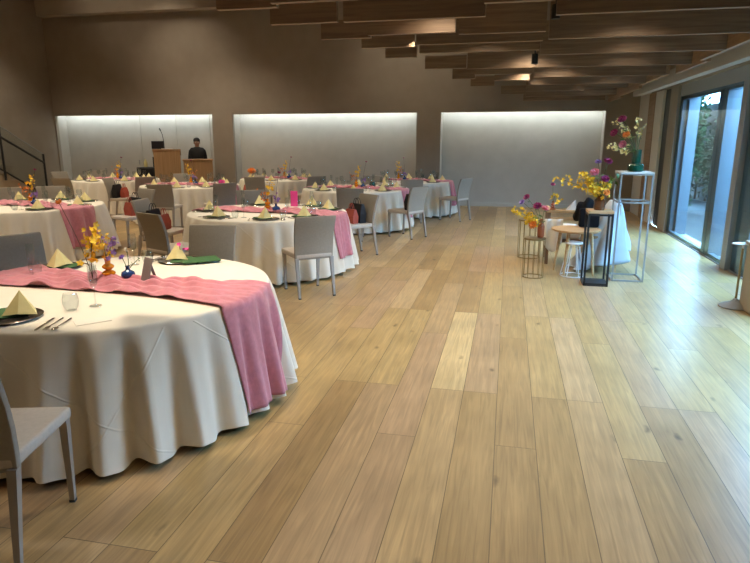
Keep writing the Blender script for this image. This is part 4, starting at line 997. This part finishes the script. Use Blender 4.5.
for (x, yv, w) in ((-.95, 3.3, 95), (.3, 2.9, 80), (-1.2, 4.4, 110), (.2, 4.95, 110), (-.9, 5.9, 120), (.5, 6.05, 55), (-.6, 7.1, 120), (-.3, 8.4, 120), (.9, 8.5, 20), (.0, 9.7, 120), (.4, 11.1, 110), (1.2, 12.3, 70), (.5, 13.4, 90), (.3, 1.2, 110), (1.0, 2.2, 25)):
    spotlight(x, yv, 2.58, w * .60, 108, 'black downlight hung between the ceiling planks', blend=.7)
for (x, yv) in ((-8.2, 12.6), (-2.4, 12.6)):
    spotlight(x, yv, 4.9, 130, 75, 'black ceiling spotlight washing the back wall', aim=(x, 15.0, 3.3), blend=1, r=.25)
for (x, yv, w) in ((-6, 0.5, 420), (-9.5, 4.5, 600), (-10, 9, 700), (-5, 9.5, 500), (-4.8, 5.2, 500), (-7, 12.8, 450), (-11, 12, 350)):  # wide fill lamps added to lift the dim parts of the hall
    spotlight(x, yv, 4.9, w * .85, 125, 'added fill spot over the left side of the hall', blend=.9, r=.2)

spotlight(-9.8, 11.5, 4.95, 70, 70, 'added spot that brightens the beam at the upper left', aim=(-9.6, 14.2, 5.1), blend=1)  # lamp added only to brighten the ceiling beam
for (x, yv, zz, lab) in ((.32, 5.55, 2.62, 'black lamp hung between the ceiling planks at the top of the photo'), (.235, 7.6, 2.50, 'small black lamp at the left end of the long ceiling planks')):
    t = thing('ceiling_spotlight', lab, 'spotlight', (x, yv, zz), group='lamps among the ceiling planks')
    MB().lathe([(.030, .0), (.036, .0), (.036, .11), (0, .11)], 20).build('can', M_black, t); MB().tube([(0, 0, .11), (0, 0, ZC - zz)], .008, 8).build('rod', M_black, t)
w = bpy.data.worlds.new('sky'); S.world = w; w.use_nodes = True
bg = w.node_tree.nodes['Background']; bg.inputs['Color'].default_value = (.41, .69, 1.0, 1); bg.inputs['Strength'].default_value = 44
# daylight portal over the glass wall
l = bpy.data.lights.new('portal', 'AREA'); l.shape = 'RECTANGLE'; l.size = 2.4; l.size_y = 7.6; l.cycles.is_portal = True
o = bpy.data.objects.new('window_portal', l); COL.objects.link(o); o.location = (XR + .36, 7.5, 1.2); o.rotation_euler = (0, rad(90), 0)

# ------------------------------------------------------------------ camera and view
cam = bpy.data.cameras.new('camera'); cam.sensor_width = 36; cam.lens = 28.8; cam.clip_start = .05
co = bpy.data.objects.new('camera', cam); COL.objects.link(co); co.location = (0, 0, CH); co.rotation_euler = (PI / 2 - PIT, 0, YAW)
S.camera = co
S.view_settings.view_transform = 'Standard'; S.view_settings.look = 'None'; S.view_settings.exposure = 0; S.view_settings.gamma = 1
S.cycles.use_denoising = True; S.cycles.max_bounces = 8; S.cycles.transparent_max_bounces = 24; S.cycles.sample_clamp_indirect = 6; S.cycles.caustics_reflective = False; S.cycles.caustics_refractive = False
